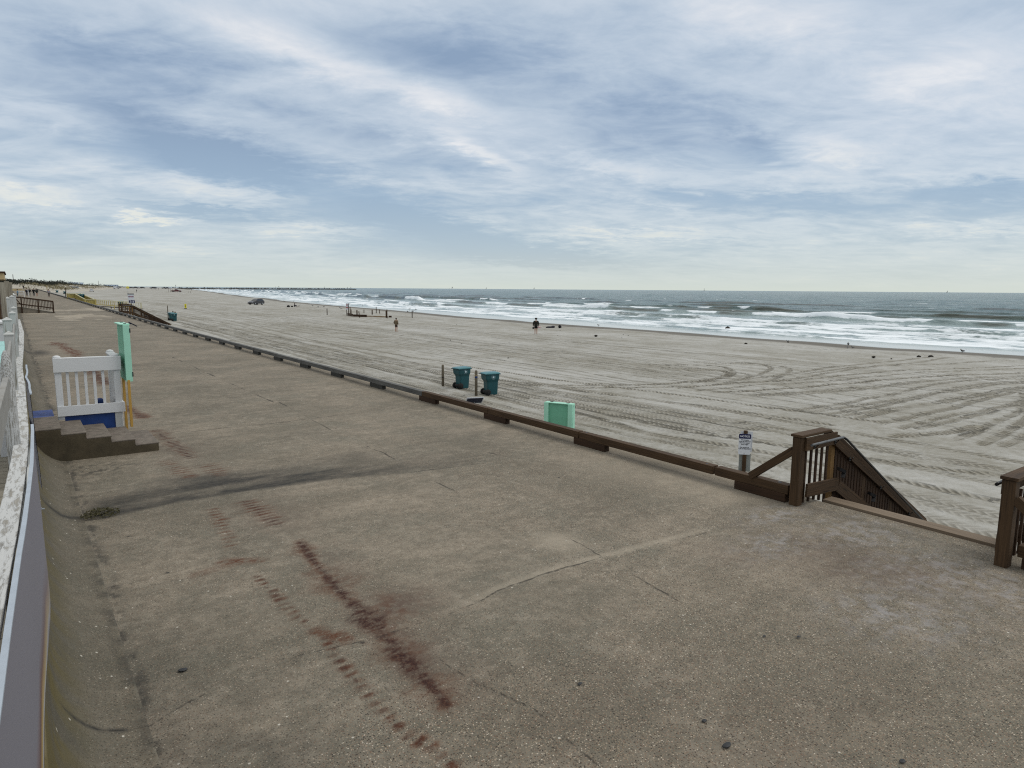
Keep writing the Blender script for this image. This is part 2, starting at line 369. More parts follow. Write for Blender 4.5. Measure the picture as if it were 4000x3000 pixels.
def mat_sand():
    t = NT('beach_sand'); o = t.coord()
    n0 = t.noise(t.mapping(o, (1., .5, 1)), .09, 5, .6); n1 = t.noise(t.mapping(o, (1., .7, 1)), .5, 6, .62); n2 = t.noise(o, 3.2, 6, .65); n3 = t.noise(o, 22., 4, .6)
    f = t.math('MULTIPLY_ADD', n0, .35, t.math('MULTIPLY_ADD', n1, .35, t.math('MULTIPLY', n2, .3)))
    c = t.ramp(f, [(.39, (.225, .213, .178)), (.47, (.282, .273, .242)), (.54, (.345, .340, .315)), (.63, (.41, .406, .388))])
    c = t.mix(t.math('MULTIPLY', t.ramp(n3, [(.5, 0.), (.72, 1.)]), .3), c, (.15, .135, .105))
    ro = t.attr('rough'); tr = t.attr('trk'); s_ = t.attr('trk_s'); v_ = t.attr('trk_v'); wet = t.attr('wet')
    # little clods, shell bits and footprints in churned sand
    vv = t.n('TexVoronoi', {'Vector': t.mapping(o, (1, .8, 1)), 'Scale': 3.}); ww = t.n('TexWhiteNoise', {'Vector': vv.outputs['Color']}).outputs[0]
    cl = t.math('MULTIPLY', t.ramp(vv.outputs['Distance'], [(.05, 1.), (.17, 0.)]), t.ramp(ww, [(.45, 0.), (.5, 1.)], 'CONSTANT'))
    clod = t.math('MULTIPLY', cl, t.ramp(t.math('ADD', ro, t.math('MULTIPLY', n1, .5)), [(.27, 0.), (.75, 1.)]))
    c = t.mix(t.math('MULTIPLY', clod, .8), c, (.075, .066, .05))
    vs = t.n('TexVoronoi', {'Vector': o, 'Scale': 8.}); wsn = t.n('TexWhiteNoise', {'Vector': vs.outputs['Color']}).outputs[0]
    sp = t.math('MULTIPLY', t.math('MULTIPLY', t.ramp(vs.outputs['Distance'], [(.1, 1.), (.2, 0.)]), t.ramp(wsn, [(.6, 0.), (.63, 1.)], 'CONSTANT')), ro)
    c = t.mix(t.math('MULTIPLY', sp, .9), c, (.05, .047, .042))
    ph = t.math('MULTIPLY_ADD', s_, 1 / .22, t.math('MULTIPLY', t.math('ABSOLUTE', v_), 1.6))
    tre = t.math('MULTIPLY_ADD', t.math('SINE', t.math('MULTIPLY', ph, 6.2832)), .5, .5)
    tn = t.math('MULTIPLY', tr, t.ramp(t.noise(o, 1.1, 5, .6), [(.40, .42), (.52, 1.)]))
    c = t.mix(t.math('MULTIPLY', tn, .55), c, (.235, .212, .16))
    c = t.mix(t.math('MULTIPLY', t.math('MULTIPLY', tn, tre), .68), c, (.070, .061, .044))
    c = t.mix(t.math('MULTIPLY', wet, .88), c, (.105, .095, .08))
    c = t.mix(t.math('MULTIPLY', t.attr('wrack'), t.ramp(t.noise(o, 2.2, 6, .7), [(.5, 0.), (.6, 1.)])), c, (.028, .024, .018))
    h = t.math('MULTIPLY_ADD', n2, .8, t.math('MULTIPLY_ADD', n3, .4, t.math('MULTIPLY', t.math('MULTIPLY', tn, tre), -1.2)))
    h = t.math('SUBTRACT', h, t.math('MULTIPLY', clod, .8))
    h = t.math('MULTIPLY', h, t.math('SUBTRACT', 1., wet, clamp=True))
    rgh = t.math('MULTIPLY_ADD', t.attr('sheen'), -.78, .9)
    m = t.finish(c, .9, t.bump(h, .75, .06), 0, .25)
    p = [n for n in m.node_tree.nodes if n.type == 'BSDF_PRINCIPLED'][0]; m.node_tree.links.new(rgh, p.inputs['Roughness'])
    sh = t.math('MULTIPLY_ADD', t.attr('sheen'), .35, .25); m.node_tree.links.new(sh, p.inputs['Specular IOR Level'])
    return m
M['sand'] = mat_sand()
M['dune_sand'] = simple('dune_sand', (.36, .335, .285), .95, .2, .25, bump=.3, dirt=(.13, .115, .075, .8))

def mat_sea():
    t = NT('sea_water'); o = t.coord()
    fo = t.attr('foam'); fa = t.attr('face'); far = t.attr('far')
    n1 = t.noise(t.mapping(o, (1., .26, 1)), .55, 7, .66, .9); n2 = t.noise(t.mapping(o, (1., .35, 1)), 2.2, 5, .65, .6)
    nf = t.math('MULTIPLY_ADD', n1, .62, t.math('MULTIPLY', n2, .38))
    fm = t.ramp(t.math('ADD', nf, t.math('MULTIPLY_ADD', fo, 1.0, -.625)), [(.47, 0.), (.545, .7), (.68, 1.)])
    wc = t.mix(t.ramp(t.noise(t.mapping(o, (1., .4, 1)), .05, 4), [(.35, 0.), (.65, 1.)]), (.016, .058, .056), (.032, .090, .086))
    wc = t.mix(fa, wc, (.018, .026, .016))
    wc = t.mix(t.math('MULTIPLY', t.attr('silt'), .9), wc, (.30, .375, .385))
    wc = t.mix(t.math('MULTIPLY', t.attr('swash'), .9), wc, (.50, .51, .485))  # swash paled: foam film plus the low sky's reflection painted into the base colour
    fc = t.mix(nf, (.60, .66, .70), (.88, .91, .94))
    w1 = t.noise(t.mapping(o, (1., .28, 1)), .11, 5, .6); w2 = t.noise(t.mapping(o, (1., .35, 1)), .55, 5, .6); w3 = t.noise(t.mapping(o, (1., .5, 1)), 2.2, 4)
    h = t.math('MULTIPLY_ADD', w1, 2.2, t.math('MULTIPLY_ADD', w2, .8, t.math('MULTIPLY', w3, .25)))
    calm = t.math('SUBTRACT', 1., t.attr('swash'), clamp=True)
    nb = t.n('Bump', {'Strength': t.math('MULTIPLY', t.math('MULTIPLY_ADD', fa, -.8, 1.), t.math('MULTIPLY', calm, .9)), 'Distance': 1.7, 'Height': h}).outputs[0]
    w = t.n('BsdfPrincipled', {'Base Color': wc, 'Roughness': .16, 'IOR': 1.33, 'Specular IOR Level': .5, 'Normal': nb})
    fb = t.bump(nf, .8, .15)
    f = t.n('BsdfPrincipled', {'Base Color': fc, 'Roughness': .8, 'Normal': fb, 'Specular IOR Level': .2})
    mx = t.n('MixShader', {0: fm, 1: w.outputs[0], 2: f.outputs[0]}); t.t.links.new(mx.outputs[0], t.out.inputs[0]); return t.m
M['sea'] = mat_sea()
def mat_banner():
    t = NT('printed_vinyl_banner'); o = t.coord(); z = t.n('SeparateXYZ', {0: o}).outputs
    n = t.noise(t.mapping(o, (1, .5, .5)), 1.6, 3, .5)
    c = t.ramp(t.math('MULTIPLY_ADD', z['Z'], .6, t.math('MULTIPLY', n, .4)), [(.5, (.30, .27, .26)), (.72, (.235, .22, .235)), (.95, (.18, .175, .205))])
    y = z['Y']
    band = t.math('ADD', z['Z'], t.math('MULTIPLY', t.math('SUBTRACT', n, .5), .25))
    # ramps clamp at 1: shift the band into 0..1
    b2 = t.math('SUBTRACT', band, .9)
    pc = t.ramp(b2, [(.10, (.03, .03, .035)), (.15, (.35, .35, .36)), (.19, (.38, .29, .12)), (.26, (.26, .16, .07)), (.32, (.10, .04, .03)), (.42, (.14, .07, .06))])
    lowm = t.math('MULTIPLY', t.ramp(b2, [(.28, 1.), (.46, 0.)]), t.ramp(t.math('MULTIPLY', y, .1), [(.40, 1.), (.66, 0.)]))
    c = t.mix(lowm, c, pc)
    return t.finish(c, .55, None, 0, .35)
M['banner'] = mat_banner()
def cloth(name, col, rough=.9): return simple(name, col, rough, .2, 9, bump=.3, spec=.15)
M['skin'] = simple('skin', (.40, .22, .15), .6, .12, 8, bump=.1)
M['hair'] = simple('dark_hair', (.018, .013, .01), .7, .3, 30)
C_ = {}
def cl(col):
    k = tuple(col)
    if k not in C_: C_[k] = cloth('cloth', col)
    return C_[k]
P_ = {}
def paint(col):
    k = tuple(col)
    if k not in P_: P_[k] = simple('car_paint', col, .28, .06, 2, .3, .6, 0.)
    return P_[k]

# ------------------------------------------------------------------ ground, beach, promenade, sea
def polydist(px, py, pts):
    """distance to a polyline, arc length and signed offset at the nearest point"""
    best = np.full(px.shape, 1e9); arc = np.zeros(px.shape); off = np.zeros(px.shape); acc = 0.
    for (x0, y0), (x1, y1) in zip(pts[:-1], pts[1:]):
        dx, dy = x1 - x0, y1 - y0; L = math.hypot(dx, dy)
        t = np.clip(((px - x0) * dx + (py - y0) * dy) / (L * L), 0, 1)
        d = np.hypot(px - x0 - t * dx, py - y0 - t * dy); m = d < best
        best = np.where(m, d, best); arc = np.where(m, acc + t * L, arc)
        off = np.where(m, ((px - x0) * dy - (py - y0) * dx) / L, off); acc += L
    return best, arc, off
def smooth_line(pts, n=8):
    out = []; P = [pts[0]] + list(pts) + [pts[-1]]
    for i in range(1, len(P) - 2):
        p0, p1, p2, p3 = (np.array(q, float) for q in P[i - 1:i + 3])
        for k in range(n):
            t = k / n; out.append(tuple(.5 * (2 * p1 + (p2 - p0) * t + (2 * p0 - 5 * p1 + 4 * p2 - p3) * t * t + (3 * p1 - p0 - 3 * p2 + p3) * t ** 3)))
    out.append(tuple(pts[-1])); return out
def near_mask(X, Y, pts, r):
    xs = [p[0] for p in pts]; ys = [p[1] for p in pts]
    return (X > min(xs) - r) & (X < max(xs) + r) & (Y > min(ys) - r) & (Y < max(ys) + r)

def build_beach():
    ys = [-60 + 2. * i for i in range(30)]; y = 0.; st = .1
    while y < 1500:
        ys.append(y); y += st
        if y > 42: st *= 1.0125
    ys = np.array(ys); nc = 600
    xl = np.where(ys < 425, 10.0, 10.0 - (ys - 425) * 1.0); xl = np.maximum(xl, -120)
    xr = Xs(ys) + 14
    s = np.linspace(0, 1, nc) ** 1.12
    X = xl[:, None] + (xr - xl)[:, None] * s[None, :]; Y = np.repeat(ys[:, None], nc, 1)
    Z = zbeach(X, Y); dsh = Xs(Y) - X
    wob = 2.6 * (fbm(Y / 16, Y * 0 + 3, 3) - .5) + .9 * np.sin(Y / 23)
    dsh = dsh + wob * 1.3
    dry = sstep(1., 7., dsh)
    und = (fbm(X / 5, Y / 9, 4) - .5) * .22 + (fbm(X / 1.3 + 9, Y / 2.2, 3) - .5) * .07
    rough = np.maximum(sstep(19, 13.0, X + 2.5 * (fbm(X / 2, Y / 2) - .5)), .75 * sstep(.52, .66, fbm(X / 7 + 40, Y / 12, 4)) * sstep(24, 34, X))
    rough = rough * dry
    Z = Z + .026 * wob * sstep(14, 3, Xs(Y) - X)
    Z = Z + und * dry + (fbm(X * 2.2, Y * 2.2, 2) - .5) * .09 * rough
    trk = np.zeros(X.shape); ts = np.zeros(X.shape); tv = np.zeros(X.shape)
    tracks = []
    B = [[(38.8, 22.6), (47.9, 22.6), (63.7, 19.3), (72, 17)], [(26.9, 22.6), (31.6, 22.3), (36.0, 21.2), (46.7, 20.1), (58.3, 17.6), (66, 15)],
         [(27.2, 20.5), (31.6, 19.5), (39.4, 18.5), (52.3, 15.8), (60, 13)], [(28.0, 18.8), (32.6, 17.6), (41.1, 16.8), (50.0, 15.0), (60, 11)],
         [(25.7, 15.4), (29.9, 15.4), (34.8, 15.6), (41.1, 16.0), (48.4, 14.6), (56, 11)], [(26.1, 14.9), (31.1, 14.6), (37.3, 14.5), (45.5, 13.7), (54, 11)],
         [(26.3, 13.1), (31.0, 13.2), (36.2, 13.0), (42.6, 12.7), (50, 11)], [(25.9, 12.1), (31.3, 12.1), (35.4, 12.4), (41.4, 12.4), (48, 11.5)],
         [(25.6, 11.2), (29.3, 11.3), (33.5, 11.1), (36.3, 10.8), (44, 9)], [(25.3, 9.3), (29.1, 9.6), (35.3, 10.5), (40, 12)], [(25.2, 8.5), (31.2, 9.2), (36, 10.5)],
         [(24.0, 10.7), (26.0, 10.0), (28.2, 9.8)], [(24.4, 26.5), (27.5, 24.0), (33, 24.2), (36.7, 26.7), (37.3, 29.0), (34, 31)],
         [(30.5, 23.8), (34.6, 25.2), (35.6, 27.6), (33.5, 29.4)], [(34, 23.4), (39.5, 25.6), (41, 28.5), (38, 31)], [(20, 30), (25, 25.2), (34, 23.1), (45, 23.8), (60, 24.5)]]
    for b in B:
        tracks.append((smooth_line(b), .40 + .14 * (rng.random() - .5), rng.uniform(.85, 1.2)))
        if rng.random() < .6: tracks.append((smooth_line([(p[0] + .2, p[1] - 1.15 - .2 * rng.random()) for p in b]), .36, .85))
    A = [[(17.4, 120), (17.6, 45.2), (17.7, 34.0), (17.4, 23.8), (17.9, 19.7), (17.4, 15.5), (17.9, 12.4), (18.6, 4)],
         [(19.0, 90), (19.0, 60.6), (19.4, 40.8), (21.3, 29.2), (23, 20), (24, 13)], [(18.7, 25), (18.7, 15.6), (19.0, 13.3), (19.9, 9.6), (21.6, 5.0)],
         [(18, 140), (19.5, 80.2), (22.5, 54.8), (23.4, 34.8), (24.8, 21.5), (26, 12)]]
    for b in A: tracks.append((smooth_line(b), .36, 1.))
    for i in range(40):
        x0 = 15.5 + 33 * rng.random() ** 1.35; y0 = rng.choice([2, 8, 14, 24, 40]); L = rng.uniform(60, 260); pts = []
        sl = rng.gauss(0, .022); ph = rng.random() * 6; wa = rng.uniform(.3, 1.8); wl_ = rng.uniform(18, 50)
        for k in range(9):
            yy = y0 + L * k / 8; pts.append((x0 + sl * (yy - y0) + wa * sin(ph + yy / wl_) + .25 * sin(ph * 3 + yy / 9), yy))
        w = rng.uniform(.2, .42); a = rng.uniform(.3, .75) * (1.25 if x0 < 24 else .8)
        tracks.append((smooth_line(pts, 5), w, a)); tracks.append((smooth_line([(p[0] + 1.6, p[1]) for p in pts], 5), w, a))
    for i in range(16):
        x0 = rng.uniform(48, 63); y0 = rng.uniform(60, 120); L = rng.uniform(80, 200); sl = rng.gauss(.1, .03)
        pts = [(x0 + sl * L * k / 5 * (1 if L * k / 5 + y0 > 150 else .4), y0 + L * k / 5) for k in range(6)]
        tracks.append((smooth_line(pts, 4), .3, rng.uniform(.3, .7)))
    for pts, w, a in tracks:
        step = 6
        for k in range(0, len(pts) - 1, step):
            seg = pts[k:k + step + 1]; m = near_mask(X, Y, seg, .7)
            if not m.any(): continue
            d, s_, v = polydist(X[m], Y[m], seg); s_ = s_ + k * .37
            q = sstep(w * .62, w * .40, d) * a; old = trk[m]
            up = d < w * .8
            ts[m] = np.where(up, s_, ts[m]); tv[m] = np.where(up, v / w, tv[m]); trk[m] = np.maximum(old, q)
            Z[m] -= .028 * q * (old < .4); Z[m] += .016 * np.exp(-((d - w * .62) / .07) ** 2) * a
    trk *= dry
    wet = sstep(6.5, 4.0, dsh + 2. * (fbm(X / 3, Y / 8) - .5)) * (1 - .0 * X)
    sheen = sstep(1.5, .3, dsh)
    wl = 5.2 + 1.4 * (fbm(Y / 6, Y * 0 + 8, 3) - .5)
    wrack = np.exp(-((dsh - wl) / .35) ** 2) * sstep(.46, .6, fbm(X * 0 + 5, Y / 9, 3)) + .5 * np.exp(-((dsh - 9.5) / .5) ** 2) * sstep(.52, .66, fbm(X * 0 + 15, Y / 11, 3))
    o = grid_obj('beach', X, Y, Z, M['sand'], dict(trk=trk, trk_s=ts, trk_v=tv, wet=wet, sheen=sheen, rough=rough, wrack=wrack))
    tag(o, 'pale grey beach sand criss-crossed by tyre tracks', None, None, 'structure')
build_beach()

def build_promenade():
    ys = list(np.arange(-8, .8, .4)); y = .8; st = .03
    while y < 425:
        ys.append(y); y += st
        if y > 23: st *= 1.022
    ys = np.array(ys)
    xs = np.concatenate([np.arange(.52, 9.80, .03), [9.84, 9.87, 9.92, 9.98, 10.05, 10.10, 10.13, 10.14, 10.15]])
    X = np.repeat(xs[None, :], len(ys), 0); Y = np.repeat(ys[:, None], len(xs), 1)
    Z = rise(Y) + (fbm(X / 1.7, Y / 1.7, 3) - .5) * .02 * sstep(.5, 1.5, X)
    lip = np.interp(X, [9.80, 9.86, 9.92, 10.05, 10.12], [0, .035, .055, .055, .02]); stair = sstep(5.75, 5.6, Y) * sstep(2.8, 2.95, Y)
    Z = Z + lip * (1 - stair)
    Z = np.where(X > 10.135, Z - (X - 10.13) * 120, Z)
    A = {k: np.zeros(X.shape) for k in ('rust', 'rustcore', 'tint', 'dirt', 'crack', 'lichen', 'sandy', 'expo')}
    def stroke(key, pts, w, amt, dots=0., jit=.5, dens=(.0, .0)):
        pts = smooth_line(pts, 5); m = near_mask(X, Y, pts, w * 3 + .2)
        x, y = X[m], Y[m]; d, s_, v = polydist(x, y, pts)
        ww = w * (1 + jit * 2 * (fbm(s_ * 3 + w * 91, s_ * 0 + 2, 3) - .5))
        q = sstep(1.5, .15, (d + .05 * (fbm(x * 9, y * 26 + w * 50, 3) - .45)) / np.maximum(ww, .01)) * amt
        if dots:
            ph = np.abs(((s_ + .03 * fbm(s_ * 5, s_ * 0)) / dots) % 1 - .5) * 2
            ix = np.floor(s_ / dots).astype(int); rn = _tab[(ix * 7) % 256, int(w * 999) % 256]; r2 = _tab[(ix * 13) % 256, int(w * 777) % 256]
            q = q * np.clip(.4 + 1.2 * rn, 0, 1) * sstep(2.2, .5, np.abs(v - (r2 - .5) * w * 1.2) / w)
            q = q * sstep(.1 + .3 * r2, .7, 1 - ph + .55 * (fbm(x * 14, y * 22, 3) - .5))
        q = q * np.minimum(1, (.55 if dots else .4) + sstep(.25, .5, fbm(x * 5 + 7 * w, y * 3.5, 3))) * (.45 + .9 * sstep(.3, .62, fbm(x * 14 + 3, y * 30, 3)))
        q = np.clip(q, 0, 1)
        A[key][m] = np.maximum(A[key][m], q)
    main = [[(2.81, 8.55), (2.72, 7.74), (2.71, 7.38)], [(2.69, 7.3), (2.67, 6.9), (2.67, 6.42)], [(2.66, 6.25), (2.64, 5.68)], [(2.64, 5.62), (2.6, 5.26), (2.59, 4.86), (2.58, 4.59), (2.56, 4.38)]]
    for p in main:
        stroke('rustcore', p, .04, .85, 0, 1.1); stroke('rust', p, .12, .7, 0, .9)
    stroke('rustcore', main[0], .05, .8, .115, .7); stroke('rustcore', main[3], .08, 1., 0, 1.2); stroke('rustcore', main[2], .075, 1., 0, 1.2); stroke('rustcore', [(2.66, 6.45), (2.65, 5.95)], .12, 1., 0, 1.); stroke('rust', [(2.7, 7.6), (2.66, 6.), (2.58, 4.5)], .2, .45, 0, 1.2)
    for p in [[(2.04, 7.8), (2.06, 7.1), (2.08, 6.58), (2.11, 6.3)], [(2.17, 6.01), (2.11, 5.55), (2.11, 5.06), (2.11, 4.66), (2.14, 4.22), (2.21, 4.0), (2.25, 3.7)]]:
        stroke('rust', p, .07, 1.1, .125, .6); stroke('rustcore', p, .04, .6, .125, .7)
    stroke('rust', [(2.2, 10.64), (2.12, 9.68), (2.03, 8.82)], .11, .9, .14, .4)
    stroke('rust', [(2.69, 10.75), (2.74, 9.9), (2.79, 9.34)], .2, .9, .13, .5); stroke('rustcore', [(2.69, 10.75), (2.74, 9.9), (2.79, 9.34)], .09, .7, .13)
    stroke('rustcore', [(2.42, 17.4), (2.53, 15.57), (2.59, 14.07)], .1, .8, .14); stroke('rust', [(2.42, 17.4), (2.53, 15.57), (2.59, 14.07)], .2, .9, .14)
    stroke('rust', [(2.24, 21.5), (2.47, 19.28)], .2, 1.); stroke('rustcore', [(2.24, 21.5), (2.47, 19.28)], .1, .6)
    stroke('rust', [(2.11, 14.16), (2.28, 12.73)], .18, .7, .15); stroke('rust', [(2.7, 13.5), (2.75, 12.6)], .2, .6, .16)
    stroke('rust', [(1.82, 48), (2.3, 40), (2.3, 34.3), (2.4, 26.6)], .3, .9, 0, .8); stroke('rustcore', [(2.3, 34.3), (2.4, 26.6)], .14, .6, 0, .9); stroke('rustcore', [(1.9, 31), (2.6, 30)], .1, .6)
    stroke('rust', [(1.85, 8.4), (2.2, 8.22)], .1, .8); stroke('rust', [(2.15, 6.1), (2.3, 5.85)], .12, .7); stroke('rust', [(1.5, 8.2), (1.9, 8.3)], .1, .4)
    for cx, cy, rx, ry, a in [(3.02, 6.2, .42, .42, 1.0), (2.75, 5.3, .22, .9, .8), (2.95, 7.6, .3, .7, .5), (2.85, 9.8, .5, .9, .5), (2.85, 4.9, .35, .8, .55), (8.1, 3.95, .75, 1.1, .75), (2.6, 15.5, .6, 2.2, .35), (7.2, 4.9, .7, .5, .35), (3.6, 3.6, 1.4, .8, .25), (3.9, 2.6, 2., .7, .3)]:
        g = np.exp(-(((X - cx) / rx) ** 2 + ((Y - cy) / ry) ** 2)); A['tint'] = np.maximum(A['tint'], a * g * (.45 + .9 * fbm(X * 3, Y * 3, 4)))
    A['rust'] = np.maximum(A['rust'], .6 * np.exp(-(((X - 2.95) / .33) ** 2 + ((Y - 6.15) / .36) ** 2)) * sstep(.42, .6, fbm(X * 8, Y * 8, 4)))
    # dirt along the slab joint at y = 11.2, washed out from the drain side
    fx = sstep(.5, .9, X) * sstep(8.4, 3.4, X); yj = np.interp(X, [.2, .77, 1.85, 3., 4.3, 5.5, 7.1], [11.27, 11.07, 11.26, 11.28, 11.15, 10.74, 10.55])
    up = np.interp(X, [.5, 2.1, 3.3, 4.6, 8.], [.9, 2.1, 1.9, 1.6, 1.9]); dy = (Y - yj) + .9 * (fbm(X / .8, Y / .5, 4) - .5) * sstep(-.05, .3, Y - yj)
    A['dirt'] = fx * sstep(-.12, .06, dy) * sstep(up * 1.15, up * .3, dy) * np.clip(.70 + 1.6 * (fbm(X / 1.3, Y / .3, 4) - .45) + .5 * sstep(2.2, .6, X), 0, 1.)
    A['dirt'] = np.maximum(A['dirt'], .8 * np.exp(-(((X - .62 - .16 * (fbm(X * 3, Y * 3, 3) - .5)) / .07) ** 2)) * sstep(.42, .6, fbm(X * 7, Y * 4.5, 4)))
    g = np.exp(-(((X - 1.0) / .6) ** 2 + ((Y - 14.2) / .45) ** 2)); A['dirt'] = np.maximum(A['dirt'], g * sstep(.5, .62, fbm(X * 9, Y * 9, 3)))
    g = np.exp(-(((X - .9) / .45) ** 2 + ((Y - 41.) / 1.5) ** 2)); A['dirt'] = np.maximum(A['dirt'], .9 * g)
    for yy in (95.5,): A['dirt'] = np.maximum(A['dirt'], .7 * np.exp(-((Y - yy - .1 * X) / .5) ** 2) * sstep(3, 5, X))
    A['dirt'] = np.maximum(A['dirt'], .45 * np.exp(-(((X - 5.6) / 2.4) ** 2 + ((Y - 12.3 - .15 * (X - 5.6)) / .8) ** 2)) * sstep(.3, .6, fbm(X / 1.2, Y / .6, 4)))
    A['dirt'] = np.maximum(A['dirt'], .42 * sstep(1.5, .55, X + .9 * (fbm(X * .9, Y * .6, 4) - .5)) * sstep(9.5, 3.5, Y))
    A['dirt'] = np.maximum(A['dirt'], .5 * np.exp(-(((X - 1.1) / .55) ** 2 + ((Y - 4.3) / .9) ** 2)) * sstep(.4, .6, fbm(X * 2, Y * 2, 4)))
    A['dirt'] = np.maximum(A['dirt'], .35 * sstep(9.3, 9.75, X) * sstep(9.85, 9.8, X) * (.3 + fbm(X * 3, Y * .7)))
    cracks = [[(.52, 5.40), (1.01, 5.62), (1.71, 5.83), (2.58, 5.66), (3.2, 5.66), (4.29, 5.85), (5.25, 5.86), (6.3, 5.78), (7.57, 5.68)],
              [(.5, 11.12), (.77, 11.07), (1.85, 11.26), (3.02, 11.28), (4.28, 11.15), (5.47, 10.74), (7.1, 10.55)],
              [(6.04, 19.77), (5.91, 17.41), (5.75, 13.99), (5.83, 12.36), (5.69, 10.59), (5.64, 9.12), (5.7, 7.85), (5.8, 6.74), (5.62, 5.16), (5.49, 4.32), (5.59, 3.48), (5.6, 2.97), (5.63, 2.42), (5.58, 1.2)],
              [(3.67, 21.34), (6.18, 19.95), (7.23, 19.65), (8.54, 18.9)], 
              [(2.3, 16.6), (3, 16.7), (5.8, 16.75), (9.6, 16.9)], [(.7, 22.3), (5, 22.2), (9.6, 22.4)], [(5.9, 19.8), (5.85, 26.), (5.9, 36.)], [(2.86, 5.0), (2.92, 4.5), (3.1, 3.9), (3.05, 2.9), (3.3, 2.)], [(7.6, 11.2), (7.8, 9.8), (8.25, 8.6), (8.5, 7.2), (9.0, 6.2)], [(.6, 27.9), (9.8, 27.6)], [(1., 33.4), (9.8, 33.5)]]
    for p in cracks:
        m = near_mask(X, Y, p, .3); x, y = X[m], Y[m]
        d, s_, v = polydist(x + .05 * (fbm(x * 2.1, y * 2.1) - .5) + .03 * (fbm(x * 9, y * 9) - .5), y + .12 * (fbm(x * 1.7 + 9, y * 1.7) - .5), p)
        A['crack'][m] = np.maximum(A['crack'][m], np.clip(1 - d / (.045 * (1 + np.maximum(y - 8, 0) / 12)), 0, 1) * (.62 + .7 * vnoise(s_ * 1.2 + p[0][1], s_ * 0)))
    # pale sand filling along the nearest joint, and sand blown against the lip
    d, s_, v = polydist(X, Y - .07, cracks[0]); A['sandy'] = .55 * sstep(.11, .02, d) * sstep(3., 4.5, X) * sstep(8.2, 6.8, X) * (.4 + fbm(X * 4, Y * 4))
    g = np.exp(-(((X - 5.6) / .28) ** 2 + ((Y - 6.6) / .35) ** 2)); A['sandy'] = np.maximum(A['sandy'], .7 * g)
    A['sandy'] = np.maximum(A['sandy'], sstep(9.70, 9.86, X) * .9 * (1 - stair))
    A['sandy'] = np.maximum(A['sandy'], .5 * sstep(7.6, 9.4, X + 1.4 * (fbm(X / 1.2, Y / 2.2) - .5)) * sstep(12.5, 6., Y) * sstep(5.5, 6.4, Y))
    A['sandy'] = np.maximum(A['sandy'], .8 * sstep(.62, .7, fbm(X / 2.2 + 60, Y / 4.5, 3)) * sstep(70, 80, Y) * sstep(150, 100, Y))
    for cx, cy, rx, ry in [(9.2, 4.5, .8, .6), (8.5, 3.2, .9, .8), (7.9, 4.9, .7, .4), (9.0, 5.6, .7, .3), (7.2, 3., .7, .6), (8.8, 2.4, .6, .6)]:
        A['lichen'] = np.maximum(A['lichen'], .5 * np.exp(-(((X - cx) / rx) ** 2 + ((Y - cy) / ry) ** 2)))
    A['expo'] = sstep(4.2, 7.4, X + 1.2 * (fbm(X, Y) - .5)) * sstep(14., 6., Y) * .8 + sstep(5.2, 3.2, Y) * sstep(1., 2., X) * .9
    o = grid_obj('promenade', X, Y, Z, M['concrete'], A); tag(o, 'wide stained concrete promenade', None, None, 'structure')
build_promenade()

def build_seawall():
    ys = list(np.arange(-8, 1.2, .4)); y = 1.2; st = .05
    while y < 200:
        ys.append(y); y += st
        if y > 20: st *= 1.03
    ys = np.array(ys)
    prof = [(.54, -.02), (.60, .0), (.50, .016), (.42, .05), (.34, .10), (.27, .165), (.205, .245), (.15, .34), (.108, .44), (.082, .56), (.07, .7), (.062, .84), (.055, .93), (.03, .965), (-.03, .975), (-.4, .98), (-1.3, .98)]
    px = np.array([p[0] for p in prof]); pz = np.array([p[1] for p in prof])
    # resample finely
    t = np.linspace(0, len(prof) - 1, 90); px = np.interp(t, range(len(prof)), px); pz = np.interp(t, range(len(prof)), pz)
    Y = np.repeat(ys[:, None], len(px), 1); sh = np.interp(Y, [0, 4, 15, 200], [-.085, -.085, .03, .03])
    k = sstep(.62, .3, px)[None, :]
    X = px[None, :] + sh * k; Z = pz[None, :] + rise(Y) + (fbm(Y * 1.3, pz[None, :] * 2 + X * 2, 3) - .5) * .02 * sstep(.02, .2, pz)[None, :]
    A = {q: np.zeros(X.shape) for q in ('rust', 'rustcore', 'tint', 'dirt', 'crack', 'lichen', 'sandy', 'expo')}
    for y0, w in ((11.2, .09), (5.45, .02), (16.8, .03), (41., .5)):
        A['dirt'] = np.maximum(A['dirt'], 1. * np.exp(-((Y - y0 - .12 * (fbm(X * 4, Z * 4) - .5)) / w) ** 2) * sstep(.5, .2, Z))
        A['crack'] = np.maximum(A['crack'], np.clip(1 - np.abs(Y - y0 + .1 * (fbm(Z * 5, X * 5) - .5)) / .05, 0, 1))
    A['dirt'] = np.maximum(A['dirt'], .5 * sstep(.42, .62, fbm(Y * 5, X * 7, 4)) * np.exp(-((X - .58) / .09) ** 2))
    A['sandy'] = .6 * sstep(.93, .97, Z - rise(Y)) * sstep(.35, .6, fbm(X * 9, Y * 9, 3))
    A['expo'] = np.full(X.shape, .3) + .7 * sstep(.93, .97, Z - rise(Y))
    o = grid_obj('curved_seawall', X, Y, Z, M['seawall'], A)
    tag(o, 'curved concrete seawall rising on the landward side of the promenade', 'wall')
build_seawall()

g = MB(); g.v = [(-400, -60, .9), (-1.25, -60, .9), (-1.25, 430, 2.4), (-400, 430, 2.4)]; g.quad_uv([0, 1, 2, 3], [(0, 0)] * 4)
tag(g.build('inland_ground', M['dune_sand']), 'sandy ground behind the seawall', None, None, 'structure')

